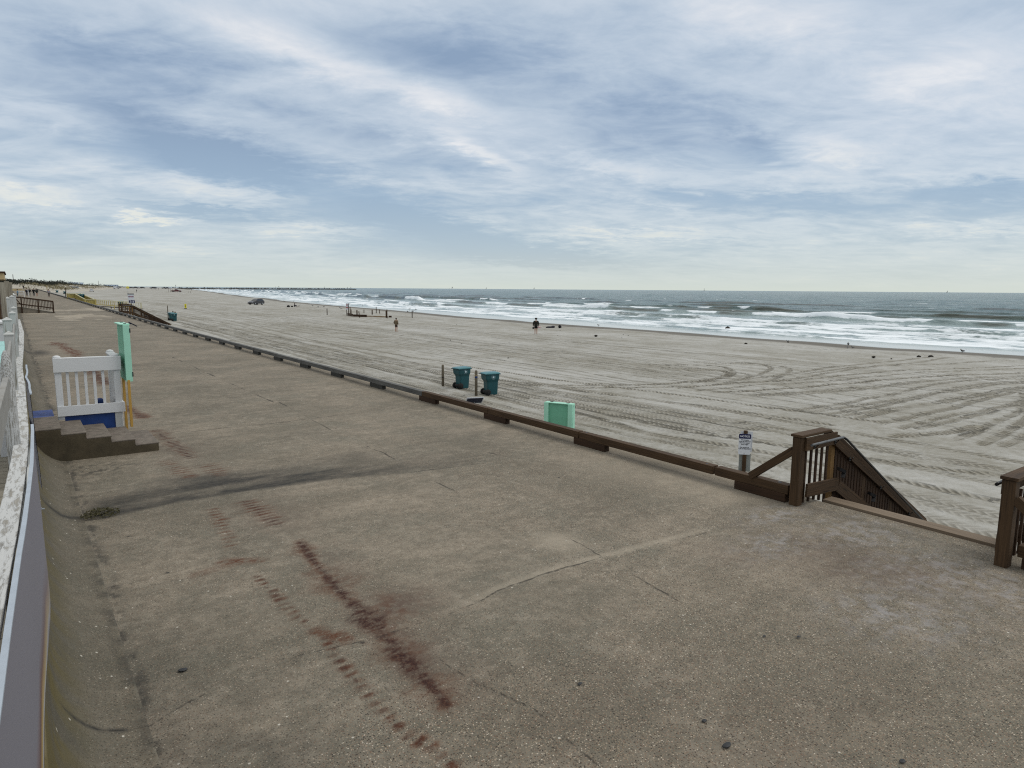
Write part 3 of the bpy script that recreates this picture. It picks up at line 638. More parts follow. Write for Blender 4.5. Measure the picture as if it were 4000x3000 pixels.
def build_sea():
    ys = [-120 + 3. * i for i in range(30)]; y = -30.; st = .5
    while y < 2600:
        ys.append(y); y += st
        if y > 60: st *= 1.011
    ys += [3500, 5000, 8000, 14000, 25000, 40000]
    ys = np.array([-40000, -12000, -3000, -800, -300] + ys)
    ds = [-9.]; st = .34; d = -9.
    while d < 900:
        d += st; ds.append(d)
        if d > 130: st *= 1.022
    ds += [1300, 2000, 3500, 6000, 12000, 22000, 40000]
    ds = np.array(ds)
    D = np.repeat(ds[None, :], len(ys), 0); Y = np.repeat(ys[:, None], len(ds), 1)
    Xsv = np.where(Y > 3000, 520 + 0 * Y, Xs(np.clip(Y, -300, 3000)))
    X = Xsv + D; Z = np.full(X.shape, -2.1)
    foam = np.zeros(X.shape); face = np.zeros(X.shape)
    wv = lambda q, s, k: fbm(Y / s + k, q * 0 + k * 3.3, 3)
    Dm = D - 9 * (wv(D, 55, 1) - .5) - 2.5 * (wv(D, 12, 4) - .5)
    crests = [(8, .14, 2.4), (15, .2, 2.8), (23, .3, 3.2), (33, .42, 3.6), (44, .4, 3.6), (57, 1.3, 4.6), (76, .45, 4.6), (94, .75, 4.6), (126, .5, 7.), (165, .5, 8.)]
    for i, (c, a, w) in enumerate(crests):
        cc = c + 5 * (fbm(Y / 38 + i * 7.7, Y * 0 + i, 3) - .5); q = Dm - cc
        am = a * (.2 + 1.25 * sstep(.35, .68, fbm(Y / 26 + i * 3.1, Y * 0 + i * 9.1, 3)))
        prof = np.where(q < 0, np.exp(-(q / (w * .17)) ** 2), np.exp(-(q / (w * .62)) ** 2))
        if i in (5, 7): am = np.maximum(am, a * .55)
        Z = Z + am * prof
        br = sstep(.40, .60, fbm(Y / 15 + i * 5.3, Y * 0 + i * 2.2, 3))      # where this crest is breaking
        if i >= 4: br = sstep(.46, .56, fbm(Y / 17 + i * 5.3, Y * 0 + i * 2.2, 3)) if i == 5 else br * (1. if i < 8 else .2 if i == 8 else .06)
        fc = np.where(q < 0, np.exp(-(q / (w * .30)) ** 2), np.exp(-(q / (w * (1.3 if i > 3 else 1.7))) ** 2))
        foam = np.maximum(foam, fc * br * (.95 if i < 7 else .9))
        unb = (1 - br) * np.clip(am / .7, 0, 1) * np.exp(-((q + w * .13) / (w * .19)) ** 2); foam = np.maximum(foam, (.55 if i in (5, 7) else .3) * np.exp(-((q - .35) / .5) ** 2) * np.clip(am / .6, 0, 1) * sstep(.35, .55, fbm(Y / 4 + i, Y * 0 + 7 * i, 3))); face = np.maximum(face, np.clip(unb, 0, 1))
        foam = foam * (1 - .85 * np.clip(unb, 0, 1) * (1 if i > 3 else .55))
    base = np.interp(Dm, [-4, 0, 5, 20, 46, 54, 62, 80, 98, 108, 120, 170], [.15, .42, .68, .64, .56, .42, .55, .42, .46, .18, .0, .0])
    base = base * (.62 + .75 * fbm(Y / 9, D / 3.2, 4)) 
    foam = np.maximum(foam, base)
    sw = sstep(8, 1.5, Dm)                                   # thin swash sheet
    foam = foam * (1 - .8 * sw) + .75 * np.exp(-((D + 9 * 0 - (-.6 + 2.6 * (fbm(Y / 16, Y * 0 + 3, 3) - .5))) / .25) ** 2) * sstep(.45, .6, fbm(Y / 5, Y * 0, 3)) * .6
    face = face * sstep(3, 12, Dm)
    far = sstep(120, 320, D)
    Z = Z + sstep(2, 14, D) * ((fbm(X / 2.2, Y / 5., 4) - .5) * .34 + (fbm(X / .8, Y / 1.3, 2) - .5) * .16 * sstep(95, 60, D)) + sstep(110, 180, D) * sstep(1200, 500, D) * ((fbm(X / 9, Y / 22, 4) - .5) * 1.25)
    wc = sstep(.755, .80, fbm(X / 6 + 77, Y / 12 + 5, 4)) * sstep(125, 150, D) * sstep(1000, 300, D); foam = np.maximum(foam, .85 * wc)
    silt = sstep(105, 60, D) * (1 - face * .9)
    Z = np.where(D < 3, np.maximum(Z, zbeach(X, Y) * 0 + Z), Z)
    # the sheet of swash climbs the sand
    Z = np.where(D < 1.5, np.minimum(Z, -2.1 + .0 * Z), Z)
    Z = np.where(D > 1500, -2.1, Z)
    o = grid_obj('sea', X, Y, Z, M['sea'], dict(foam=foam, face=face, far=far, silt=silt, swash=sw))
    tag(o, 'grey green sea with rows of white breakers', None, None, 'structure')
build_sea()

# ------------------------------------------------------------------ boardwalk railing and banners in the left foreground
ux = lambda Y: float(np.interp(Y, [-6, 1, 2.8, 4, 5.5, 6.7, 9, 12.7, 17, 21.5, 30], [-.3, -.205, -.125, -.064, -.004, .028, .04, .05, .12, .18, .17]))
rail = thing('boardwalk_railing', 'weathered white boardwalk railing with peeling flat top board along the seawall', 'railing', (0, 0, 1.0))
nodes = [-3., 1.6, 5.62, 9.0, 12.7, 17.0, 21.5, 30.]
for i, (a, b) in enumerate(zip(nodes[:-1], nodes[1:])):
    m = MB(); n = 5
    pts = [(ux(a + (b - a) * k / n) - .047, a + .012 + (b - a - .024) * k / n, 1.09 + .006 * (i % 2)) for k in range(n + 1)]
    rings = [[(p[0] + sx, p[1], p[2] + sz) for sx, sz in ((-.047, -.019), (.047, -.019), (.047, .019), (-.047, .019))] for p in pts]
    b0 = len(m.v); ro = rng.random() * 40
    for r_ in rings: m.v.extend(r_)
    for k in range(n):
        for q in range(4):
            q2 = (q + 1) % 4; m.quad_uv([b0 + k * 4 + q, b0 + k * 4 + q2, b0 + k * 4 + 4 + q2, b0 + k * 4 + 4 + q],
                [(ro + pts[k][1], q * .1), (ro + pts[k][1], q * .1 + .1), (ro + pts[k + 1][1], q * .1 + .1), (ro + pts[k + 1][1], q * .1)])
    m.quad_uv([b0 + 3, b0 + 2, b0 + 1, b0], [(0, 0)] * 4); e = b0 + n * 4; m.quad_uv([e, e + 1, e + 2, e + 3], [(0, 0)] * 4)
    m.build('top_board', M['white_worn'], rail, .004)
def sq_post(x, y, w, ztop, mat, cap=True, z0=0., name='post', wy=None):
    m = MB(); h = w / 2; wy = wy or w; m.box((x, y, (z0 + ztop) / 2), (w, wy, ztop - z0))
    o = m.build(name, mat, rail, .004)
    if cap:
        c = MB(); b = w / 2 + .007; cw = wy / 2 + .007; z = ztop
        c.v = [(x - b, y - cw, z), (x + b, y - cw, z), (x + b, y + cw, z), (x - b, y + cw, z), (x - b, y - cw, z + .012), (x + b, y - cw, z + .012), (x + b, y + cw, z + .012), (x - b, y + cw, z + .012), (x, y, z + .05)]
        for q in ((3, 2, 1, 0), (0, 1, 5, 4), (1, 2, 6, 5), (2, 3, 7, 6), (3, 0, 4, 7)): c.quad_uv(list(q), [(0, 0), (.1, 0), (.1, .1), (0, .1)])
        for q in ((4, 5, 8), (5, 6, 8), (6, 7, 8), (7, 4, 8)): c.quad_uv(list(q), [(0, 0), (.1, 0), (.05, .1)])
        c.build('post_cap', M['white_post'], o)
    return o
sq_post(-.062, 9.6, .088, 1.74, M['white_post']); sq_post(-.085, 12.2, .105, 1.80, M['white_post'], wy=.14)
sq_post(-.018, 14.2, .088, 1.83, M['white_post']); sq_post(.01, 16.9, .088, 1.84, M['white_post']); sq_post(-.085, 19.2, .088, 2.0, M['white_post'])
sq_post(-.005, 21.3, .088, 2.01, M['white_post']); sq_post(.05, 24.5, .088, 2.02, M['white_post']); sq_post(-.15, 20.6, .1, 1.9, M['white_post'])
sq_post(-.018, 22.9, .085, 2.38, M['weathered_post'], False); sq_post(-.15, 18.2, .09, 2.36, M['weathered_post'], False); sq_post(-.10, 25., .12, 2.42, M['weathered_post'], False)
m = MB(); m.loft([[(-.075 + .045 * cos(t) * s, 6.3 + .05 * sin(t) * s, z) for t in [2 * pi * k / 9 for k in range(9)]] for z, s in ((0, 1), (1.2, 1), (1.62, .95), (1.72, .8), (1.79, .5), (1.82, .2))])
m.build('post', M['white_worn'], rail)
for p0, p1, w, h in (((-.125, 2.2, 1.70), (-.066, 5.0, 1.69), .03, .14), ((-.06, 6.5, 1.70), (-.055, 9.5, 1.62), .022, .13), ((-.03, 9.7, 1.6), (0., 17., 1.6), .025, .12)):
    MB().bar(p0, p1, w, h).build('inner_rail', M['grey_paint'], rail, .003)
for y in (2.5, 5.4, 7.9): sq_post(ux(y) - .045, y, .07, 1.07, M['white_post'], False)
MB().bar((-.19, 0, .55), (-.01, 6.0, .55), .03, .1).bar((-.01, 6.02, .55), (.06, 15., .55), .03, .1).build('lower_rail', M['white_post'], rail)
deck = MB()
for i in range(60): deck.box((-1.6, -4 + i * .62 + .3, 1.01), (2.8, .6, .04))
tag(deck.build('boardwalk', M['weathered_post']), 'weathered plank boardwalk on top of the seawall', None, None, 'structure')

def banner(y0, y1, label, wav, ztop=2.115, zbot=1.02):
    o = thing('banner', label, 'banner', (0, 0, 0), 0, 'banners on the railing')
    n = 26; m = MB(); h = MB(); ncol = 12
    def xo(y, z):
        k = (ztop - z) / (ztop - zbot); e = min(1, max(0, (y - y0) / .5)) * min(1, max(0, (y1 - y) / .5))
        return ux(y) + .018 + wav * (1 - e) * .5 + .02 * k + .012 * sin(y * 2.1 + k * 2.) * k + wav * .5 * abs(sin((y - y0) / (y1 - y0) * pi * 2))
    V = []
    for i in range(n + 1):
        y = y0 + (y1 - y0) * i / n
        for j in range(ncol + 1):
            z = ztop - (ztop - zbot) * j / ncol; V.append((xo(y, z), y, z))
    for side in (0, 1):
        b = len(m.v); m.v.extend([(x - .004 * side, y, z) for x, y, z in V])
        for i in range(n):
            for j in range(ncol):
                q = [b + i * (ncol + 1) + j, b + (i + 1) * (ncol + 1) + j, b + (i + 1) * (ncol + 1) + j + 1, b + i * (ncol + 1) + j + 1]
                m.quad_uv(q if side == 0 else q[::-1], [(0, 0)] * 4, True)
    m.build('printed_sheet', M['banner'], o)
    for i in range(n):
        a = y0 + (y1 - y0) * i / n; b = y0 + (y1 - y0) * (i + 1) / n
        h.bar((xo(a, ztop) + .004, a, ztop + .003), (xo(b, ztop) + .004, b, ztop + .003), .021, .012)
    h.build('hem', M['hem'], o); return o
banner(.2, 7.05, 'long lilac grey vinyl banner with a pale hem hanging from the nearest railing boards', .01)
banner(9.1, 12.5, 'short pale banner bulging off the railing beside the concrete steps', .05)
b = thing('steel_bracket', 'small steel angle bracket sticking out below the long lilac banner', 'bracket', (.02, 8.5, .97))
MB().box((.045, 0, 0), (.09, .035, .006)).box((0, 0, -.04), (.006, .035, .074)).build('angle', M['steel'], b); MB().lathe([(.006, 0), (.006, .012)], 8, (.06, 0, .003)).build('bolt', M['steel'], b)
tb = thing('deck_table', 'pale aqua painted table behind the white railing posts', 'table', (-.62, 13.2, 1.03))
MB().box((0, 0, 1.24), (.92, 4.4, .05)).build('tabletop', M['aqua'], tb, .005)
for sx in (-.38, .38):
    for sy in (-2., 2.): MB().box((sx, sy, .605), (.08, .08, 1.21)).build('leg', M['white_paint'], tb)
lt = thing('white_crate', 'white painted box standing behind the aqua table', 'box', (-.32, 17.0, 1.03))
MB().box((0, 0, .78), (.34, .9, 1.5)).build('case', M['white_paint'], lt, .01); MB().box((0, 0, 1.55), (.40, .98, .05)).build('lid', M['white_paint'], lt, .01)
hut = thing('beach_hut', 'brown timber hut with a flat overhanging roof behind the railing', 'hut', (-2.3, 33., .95))
MB().box((0, 0, 1.27), (3.9, 6., 2.55)).build('wall', M['brown'], hut); MB().box((.02, -.1, 2.66), (4.22, 6.6, .22)).build('roof', M['sandfence'], hut); MB().box((.02, -.1, 2.8), (4.3, 6.7, .05)).build('roof_cap', M['brown_dark'], hut)

# ------------------------------------------------------------------ concrete steps with the white railing
st = thing('concrete_steps', 'five concrete steps coming down from the seawall, dark sided with worn reddish treads', 'steps', (0, 15.15, 0))
treads = [(.05, .55, .645), (.55, .95, .525), (.95, 1.36, .405), (1.36, 1.77, .29), (1.77, 2.185, .17)]
pr = [(.10, .645)]
for a, b_, z in treads: pr += [(a if a > .1 else .1, z - .028), (b_, z - .028)]
pr = [(.10, .61)] + [q for a, b_, z in treads for q in ((max(a, .1), z - .028), (b_, z - .028))] + [(2.185, -.02), (.6, -.02), (.42, .03), (.28, .12), (.18, .26), (.12, .42)]
o_ = [pr[0]]
for q in pr[1:]:
    if math.dist(q, o_[-1]) > .001: o_.append(q)
R90 = Matrix.Rotation(pi / 2, 4, 'X')
MB().prism(o_, 1.5, Matrix.Translation((0, 1.5, 0)) @ R90).build('body', M['step_side'], st, .012)
for a, b_, z in treads: MB().box(((max(a, .1) + b_) / 2 + .006, .75, z - .014), (b_ - max(a, .1) + .012, 1.5, .028)).build('tread', M['step_top'], st, .009)
ld = MB().box((.31, 2.0, .49), (.42, .98, .30)); ld.build('landing', M['landing_blue'], st, .01)
wr = thing('white_stair_railing', 'white painted railing with square balusters on the seawall steps', 'railing', (0, 16.72, 0))
def wpost(x, y, w, z0, z1, nm='post', mt='white_paint'): return MB().box((x, y, (z0 + z1) / 2), (w, w, z1 - z0)).build(nm, M[mt], wr, .006)
for x, y in ((.64, .0), (1.69, .0), (1.69, 1.0)):
    p = wpost(x, y, .12, .30 if x > 1 else .55, 1.79); MB().ball((x, y, 1.84), (.075, .075, .045), 12, 6).box((x, y, 1.80), (.15, .15, .02)).build('post_cap', M['white_paint'], p)
MB().bar((.565, -.075, 1.67), (1.775, -.075, 1.66), .03, .26).build('top_board', M['white_paint'], wr, .004)
MB().bar((.57, -.01, 1.815), (1.78, -.01, 1.805), .16, .035).bar((1.69, .08, 1.807), (1.69, 1.06, 1.812), .16, .035).build('cap_rail', M['white_paint'], wr, .006)
MB().bar((1.765, .0, 1.66), (1.765, 1.06, 1.66), .03, .24).build('top_board', M['white_paint'], wr, .004)
MB().bar((.58, -.08, .73), (1.80, -.08, .725), .035, .21).build('lower_board', M['white_paint'], wr, .004)
MB().bar((1.77, -.05, .73), (1.77, 1.06, .73), .035, .2).build('lower_board', M['white_paint'], wr, .004)
for k in range(5): x = .80 + k * .158; MB().box((x, -.03, 1.18), (.052, .045, .80)).build('baluster', M['white_paint'], wr, .003)
for k in range(4): MB().box((1.735, .22 + k * .2, 1.18), (.045, .052, .80)).build('baluster', M['white_paint'], wr, .003)
MB().box((1.16, -.035, .48), (.92, .03, .48)).build('skirt_panel', M['blue_paint'], wr); MB().box((1.665, -.052, .46), (.13, .05, .44)).build('kick_post', M['white_post'], wr, .004)
MB().ball((1.42, .95, .72), (.09, .07, .09), 10, 6).build('blue_buoy', M['blue_paint'], wr)
def shutter_box(name, label, loc, rz, H, L, T, posts=None, z0=0., frames=True):
    o = thing(name, label, 'box', loc, rz, 'mint green boxes')
    MB().box((0, 0, z0 + H / 2), (T * .42, L, H)).build('door', M['mint'], o, .004)
    MB().box((T * .34, 0, z0 + H / 2), (T * .2, L * .98, H * .995)).build('back_panel', M['mint'], o, .004)
    for sy in (-1, 1):
        if frames: MB().box((-T * .36, sy * (L / 2 - .06), z0 + H / 2), (T * .34, .16, H * 1.01)).build('frame_side', M['mint_light'], o, .003)
        MB().box((.02, sy * (L / 2 + .018), z0 + H / 2), (T * .62, .034, H * 1.008)).build('frame_edge', M['mint_light'], o, .003)
    MB().box((.0, 0, z0 + H + .014), (T * .95, L * 1.03, .024)).build('lid', M['mint_light'], o, .003)
    for z in (.1, .88): MB().box((T * .43, -L / 2 - .037, z0 + H * z + .03), (.022, .006, .095)).build('hinge', M['black'], o)
    for y in (-.3, .3): MB().box((T * .12, y * L, z0 + H + .03), (.05, .1, .02)).build('latch', M['black'], o)
    for x, y, zb_, zt in posts or []: MB().box((x, y, (zb_ + zt) / 2), (.05, .06, zt - zb_)).build('post', M['yellow_post'], o, .003)
    return o
sb = shutter_box('closed_board_box', 'tall mint green box on yellow posts beside the white stair railing', (1.885, 17.0, 0), 0., 1.20, .92, .20, [(0., -.47, .29, 1.31), (.0, .42, .02, 1.31)], 1.28, False)
MB().bar((.16, .2, 2.51), (.31, .2, 2.42), .16, .02).build('solar_panel', M['panel_dark'], sb); MB().tube([(.06, .2, 2.44), (.2, .2, 2.48)], .012, 8).build('panel_arm', M['steel'], sb)

# ------------------------------------------------------------------ timber kerb along the promenade edge
def kerb_proto(beam_mat, block_mat, L=3.46, bolts=True):
    o = thing('timber_kerb', '', 'kerb'); o['kind'] = 'thing'
    MB().box((0, 0, .212), (.16, L, .148)).build('beam', M[beam_mat], o, .008)
    MB().box((-.01, L / 2 - .30, .069), (.14, .96, .136)).build('block', M[block_mat], o, .008)
    if bolts:
        for y in (L / 2 - .15, -L / 2 + .18): MB().lathe([(.022, .2845), (.022, .288)], 10, (0, y, 0)).build('bolt_hole', M['black'], o)
    return o
# joints at y = 5.75 | 7.2 | 10.7 | 14.2 | 17.65 and every 3.5 m beyond
kb = kerb_proto('brown', 'brown_dark'); kb.location = (9.66, 8.95, .0); tag(kb, 'brown kerb beam reaching from the stair brace past the notice sign', 'kerb', 'brown timber kerb beams')
copy_tree(kb, (9.66, 12.45, 0), None, 'brown kerb beam in front of the mint green box on the sand')
copy_tree(kb, (9.66, 15.92, 0), None, 'farthest brown kerb beam, beside the tilted solar panel and meeting the grey kerb')
ks = thing('timber_kerb', 'short brown kerb beam under the diagonal brace of the stair railing', 'kerb', (9.66, 6.5, 0), 0, 'brown timber kerb beams'); ks['kind'] = 'thing'
MB().box((0, -.02, .212), (.16, 1.38, .148)).build('beam', M['brown'], ks, .008); MB().box((-.01, -.2, .069), (.14, .94, .136)).build('block', M['brown_dark'], ks, .008)
MB().lathe([(.03, .2845), (.03, .289)], 12, (0, -.52, 0)).build('bolt_hole', M['black'], ks)
kr = thing('timber_kerb', 'brown kerb beam on the near side of the stairs at the right edge', 'kerb', (9.66, 1.05, 0), 0, 'brown timber kerb beams'); kr['kind'] = 'thing'
MB().box((0, 0, .212), (.16, 3.4, .148)).build('beam', M['brown'], kr, .008); MB().box((-.01, 1.1, .069), (.14, 1.1, .136)).build('block', M['brown_dark'], kr, .008)
kg = kerb_proto('grey_wood', 'block_dark', 3.46, False); kg.location = (9.66, 19.4, 0)
tag(kg, 'weathered grey kerb beam butting against the farthest brown one', 'kerb', 'weathered grey kerb beams')
y = 22.9; k = 0
gl = 'weathered grey kerb beam on dark blocks, one of the long row beyond the trash carts'
while y < 420:
    z = zprom(y); dx = .012 * sin(k * 2.3)
    c = copy_tree(kg, (9.66 + dx, y, z), rng.gauss(0, .004), gl if k else 'weathered grey kerb beam directly beyond the one that meets the brown beams'); c.rotation_euler.x = math.atan((zprom(y + 1) - zprom(y - 1)) / 2)
    y += 3.5; k += 1

# ------------------------------------------------------------------ timber beach stairs
def stair_rail(name, label, loc, sgn, group):
    """sgn = -1: inner face towards -y"""
    o = thing(name, label, 'railing', loc, 0, group); s = sgn
    MB().box((0, 0, .54), (.14, .14, 1.08)).build('newel_post', M['brown'], o, .006)
    MB().bar((-.09, 0, 1.105), (.76, 0, 1.105), .19, .042).build('cap_rail', M['brown'], o, .006)
    sl = lambda x, z0: z0 - .59 * (x - .74)
    MB().bar((.745, 0, 1.098), (4.55, 0, sl(4.55, 1.098)), .19, .042).build('sloping_cap', M['brown'], o, .006)
    MB().bar((.03, s * .09, .97), (.92, s * .09, .97), .036, .20).build('upper_board', M['brown'], o, .004)
    MB().bar((.93, s * .088, .93), (4.45, s * .088, sl(4.45, 1.02)), .036, .19).build('sloping_board', M['brown'], o, .004)
    MB().bar((.10, s * .108, .235), (1.02, s * .108, .195), .038, .21).build('lower_board', M['brown'], o, .004)
    MB().bar((1.03, s * .106, .16), (4.3, s * .106, sl(4.3, .33)), .036, .20).build('sloping_lower_board', M['brown'], o, .004)
    for x in (.93, 2.02, 3.1, 4.2):
        MB().box((x, -s * .0, (sl(max(x, .74), 1.05) + min(-.6, sl(x, -.9))) / 2), (.11, .09, sl(max(x, .74), 1.05) - min(-.6, sl(x, -.9)))).build('post', M['golden'] if x < 1 else M['brown'], o, .005)
    bx = [.15 + .155 * k for k in range(5)] + [1.03 + .098 * k for k in range(33)]
    for x in bx:
        if any(abs(x - q) < .05 for q in (2.02, 3.1, 4.2)): continue
        zt = .88 if x < .8 else sl(x, .985); zbm = .015 if x < .5 else sl(x, .0) - .1
        MB().box((x, s * .03, (zt + zbm) / 2), (.04 if x < .8 else .062, .03 if x < .8 else .038, zt - zbm)).build('baluster', M['brown_dark'], o, .002)
    MB().bar((-.02, -s * .07, .86), (-.02, -s * .80, .285), .09, .115).build('brace', M['brown'], o, .005)
    pts = [(.06, s * .17, .97), (.12, s * .17, .975), (.98, s * .17, .985), (1.1, s * .17, .93), (4.25, s * .17, sl(4.25, .99))]
    MB().tube(pts[:3], .02, 10).build('hand_rail', M['steel_dark'] if s < 0 else M['black'], o); MB().tube([pts[2]] + pts[3:], .019, 10).build('hand_rail', M['black'], o)
    for x in (.25, .85, 1.35, 2.5, 3.7):
        z = .965 if x < .95 else sl(x, .97); br = MB(); br.tube([(x, s * .105, z - .05), (x, s * .14, z - .055), (x, s * .17, z - .01)], .010, 6); br.box((x, s * .112, z - .05), (.04, .012, .06)); br.build('rail_bracket', M['black'], o)
    for x, z in ((.98, .40), (2.06, -.20)):
        b_ = MB(); b_.bar((x, s * .13, z + .06), (x + .11, s * .17, z - .0), .07, .05); b_.bar((x + .10, s * .17, z - .005), (x + .04, s * .19, z - .085), .06, .012); b_.build('step_light', M['black'], o)
    MB().lathe([(.018, 0), (.018, .008)], 10, (.071, s * .02, .12), Matrix.Rotation(pi / 2, 3, 'Y')).build('bolt', M['steel'], o)
    return o
stair_rail('timber_stair_railing', 'brown stair railing whose diagonal brace meets the kerb near the notice sign', (9.63, 5.68, 0), -1, 'timber stair railings')
stair_rail('timber_stair_railing', 'brown stair railing cut off by the right edge of the picture', (9.52, 2.87, 0), 1, 'timber stair railings')
bs = thing('beach_stairs', 'timber beach stairs with a wide brown top plank between the two near railings', 'stairs', (10.16, 4.28, 0))
MB().box((.13, 0, .012), (.26, 2.5, .044)).build('top_plank', M['plank'], bs, .006)
for k in range(9): MB().box((.38 + .285 * k, 0, -.165 - .168 * k), (.29, 2.5, .04)).build('tread', M['brown'], bs, .005)
for y in (-1.22, 1.22): MB().bar((.1, y, -.16), (2.95, y, -1.83), .05, .28).build('stringer', M['brown_dark'], bs)

# ------------------------------------------------------------------ things standing on the sand
def trash_cart(label, loc, rz=0.):
    o = thing('trash_cart', label, 'trash bin', loc, rz, 'teal wheeled trash carts')
    def rr(cx, hw, hd, z, c=.05): return [(cx + sx * (hw - c * a), sy * (hd - c * b_), z) for sx, sy, a, b_ in ((-1, -1, 0, 1), (-1, -1, 1, 0), (1, -1, 1, 0), (1, -1, 0, 1), (1, 1, 0, 1), (1, 1, 1, 0), (-1, 1, 1, 0), (-1, 1, 0, 1))]
    MB().loft([rr(.03, .26, .22, .02), rr(.03, .275, .235, .30), rr(.03, .285, .245, .62), rr(.0, .345, .29, .76), rr(.0, .36, .30, .98)], True, False).build('body', M['teal'], o, .006)
    MB().box((0, 0, .985), (.80, .66, .035)).build('rim', M['teal'], o, .01)
    MB().loft([rr(.0, .40, .33, 1.004), rr(.0, .39, .32, 1.03), rr(.03, .30, .24, 1.065), rr(.03, .1, .06, 1.085)], True, False).build('lid', M['teal_lid'], o)
    MB().tube([(-.40, -.28, 1.0), (-.46, -.26, 1.0), (-.46, .26, 1.0), (-.40, .28, 1.0)], .016, 8).build('handle', M['teal'], o)
    for s in (-1, 1):
        w = MB().lathe([(.05, -.04), (.13, -.045), (.145, -.02), (.145, .02), (.13, .045), (.05, .04)], 20, (-.24, s * .25, .145), Matrix.Rotation(pi / 2, 3, 'X')).build('wheel', M['rubber'], o)
        MB().lathe([(.05, 0), (.05, .1)], 12, (-.24, s * .25 + .05, .145), Matrix.Rotation(pi / 2, 3, 'X')).build('hub', M['black'], w)
    MB().tube([(-.24, -.26, .145), (-.24, .26, .145)], .09, 10).build('axle_housing', M['rubber'], o)
    P = []
    for k in range(10): a = pi / 2 + k * pi / 5; q = .078 if k % 2 == 0 else .034; P.append((q * cos(a), q * sin(a)))
    T = Matrix.Translation((.02, -.302, .85)) @ Matrix.Rotation(pi / 2, 4, 'X')
    s_ = MB().prism(P, .004, T)
    for k in range(24):
        a = 2 * pi * k / 24; s_.box((.02 + .105 * cos(a), -.3035, .85 + .105 * sin(a)), (.014, .003, .006))
    s_.build('star_emblem', M['star'], o); return o
def pile(label, loc, h, r, group, band=None, name='wooden_post', mat='pile', tilt=0.):
    o = thing(name, label, 'post', loc, 0, group)
    MB().tube([(0, 0, -.25), (tilt * h, 0, h - r * .8), (tilt * h, 0, h - r * .25), (tilt * h, 0, h)], [r, r * .97, r * .8, r * .3], 12).build('shaft', M[mat], o)
    if band: MB().tube([(0, 0, band[0]), (0, 0, band[1])], r * 1.06, 12).build('band', M[band[2]], o)
    return o
trash_cart('teal trash cart with a white star, farther one of the near pair', (17.75, 28.55, -1.6), R(4))
trash_cart('teal trash cart with a white star, standing right behind the post with the blue band', (17.75, 26.05, -1.6), R(-8))
p1 = pile('round dark post left of the farther star cart', (17.22, 29.5, -1.6), 1.12, .065, 'posts beside the trash carts', (.46, .50, 'black'))
p2 = pile('round grey post with a blue band in front of the nearest trash cart', (17.0, 26.1, -1.6), 1.19, .065, 'posts beside the trash carts', (.83, .90, 'blue_paint'))
MB().tube([(-.09, -.02, .99), (-.04, -.07, .95), (.03, -.07, .93), (.07, -.03, .97), (.06, .05, 1.0), (-.03, .07, 1.02), (-.08, .03, 1.06), (-.13, 0, 1.08)], .008, 6).tube([(-.09, -.02, .99), (-.13, -.05, .8), (-.17, -.03, .66)], .005, 5).build('rope', M['sandfence'], p2)
gb = shutter_box('closed_board_box', 'mint green box standing on the sand just behind the timber kerb', (15.2, 18.0, -1.75), R(-62), 1.10, 1.02, .26)
gb.rotation_euler = (0, 0, R(27))
sp = thing('solar_panel', 'small tilted solar panel with a white frame beside the brown kerb', 'solar panel', (14.9, 23.0, -1.6), R(-20))
MB().tube([(0, 0, -.2), (0, 0, .34)], .025, 8).build('pole', M['steel'], sp)
T = Matrix.Translation((0, 0, .40)) @ Matrix.Rotation(R(-38), 4, 'X')
pf = MB(); pf.box((0, 0, .40), (.66, .42, .02), T.to_3x3()); pf.build('cell_face', M['panel_dark'], sp)
fr = MB()
for a, b_ in (((-.34, -.22), (.34, -.22)), ((.34, -.22), (.34, .22)), ((.34, .22), (-.34, .22)), ((-.34, .22), (-.34, -.22))):
    fr.bar(tuple(T @ Vector((a[0], a[1], 0))), tuple(T @ Vector((b_[0], b_[1], 0))), .03, .03)
fr.build('frame', M['alu'], sp)
nt_ = thing('notice_sign', 'white notice sign on a square wooden post beside the stair railing', 'sign', (15.53, 10.7, -1.6), R(-47))
MB().box((0, 0, .46), (.092, .092, 1.5)).build('post', M['brown'], nt_, .004)
def plate(w, h, r, d):
    P = []
    for cx, cy, a0 in ((w / 2 - r, h / 2 - r, 0), (-w / 2 + r, h / 2 - r, pi / 2), (-w / 2 + r, -h / 2 + r, pi), (w / 2 - r, -h / 2 + r, 1.5 * pi)):
        for k in range(5): a = a0 + k * pi / 8; P.append((cx + r * cos(a), cy + r * sin(a)))
    return P
RX = Matrix.Rotation(pi / 2, 4, 'X')
MB().prism(plate(.31, .56, .025, 0), .004, Matrix.Translation((-.02, -.053, .85)) @ RX).build('sign_face', M['sign_white'], nt_)
MB().prism(plate(.306, .128, .02, 0), .002, Matrix.Translation((-.02, -.0582, 1.066)) @ RX).build('header_band', M['navy'], nt_)
text_obj('header_lettering', 'NOTICE', .066, M['letter_white'], nt_, (-.02, -.0615, 1.043), (pi / 2, 0, 0))
text_obj('message_lettering', 'All canopies\nmust be removed\nfrom the beach\nevery night\n\nAny questions\nCall 361 826 3469', .041, M['ink'], nt_, (-.02, -.0595, .955), (pi / 2, 0, 0), space=.98)
MB().lathe([(.009, 0), (.009, .003)], 10, (-.02, -.0565, .605), Matrix.Rotation(pi / 2, 3, 'X')).build('bolt', M['black'], nt_)
MB().prism(plate(.31, .56, .025, 0), .004, Matrix.Translation((.035, .054, .90)) @ RX).build('rear_sign_back', M['sign_white'], nt_)
MB().prism(plate(.30, .50, .03, 0), .004, Matrix.Translation((.02, .060, .33)) @ RX).build('lower_sign_back', M['sign_back'], nt_)

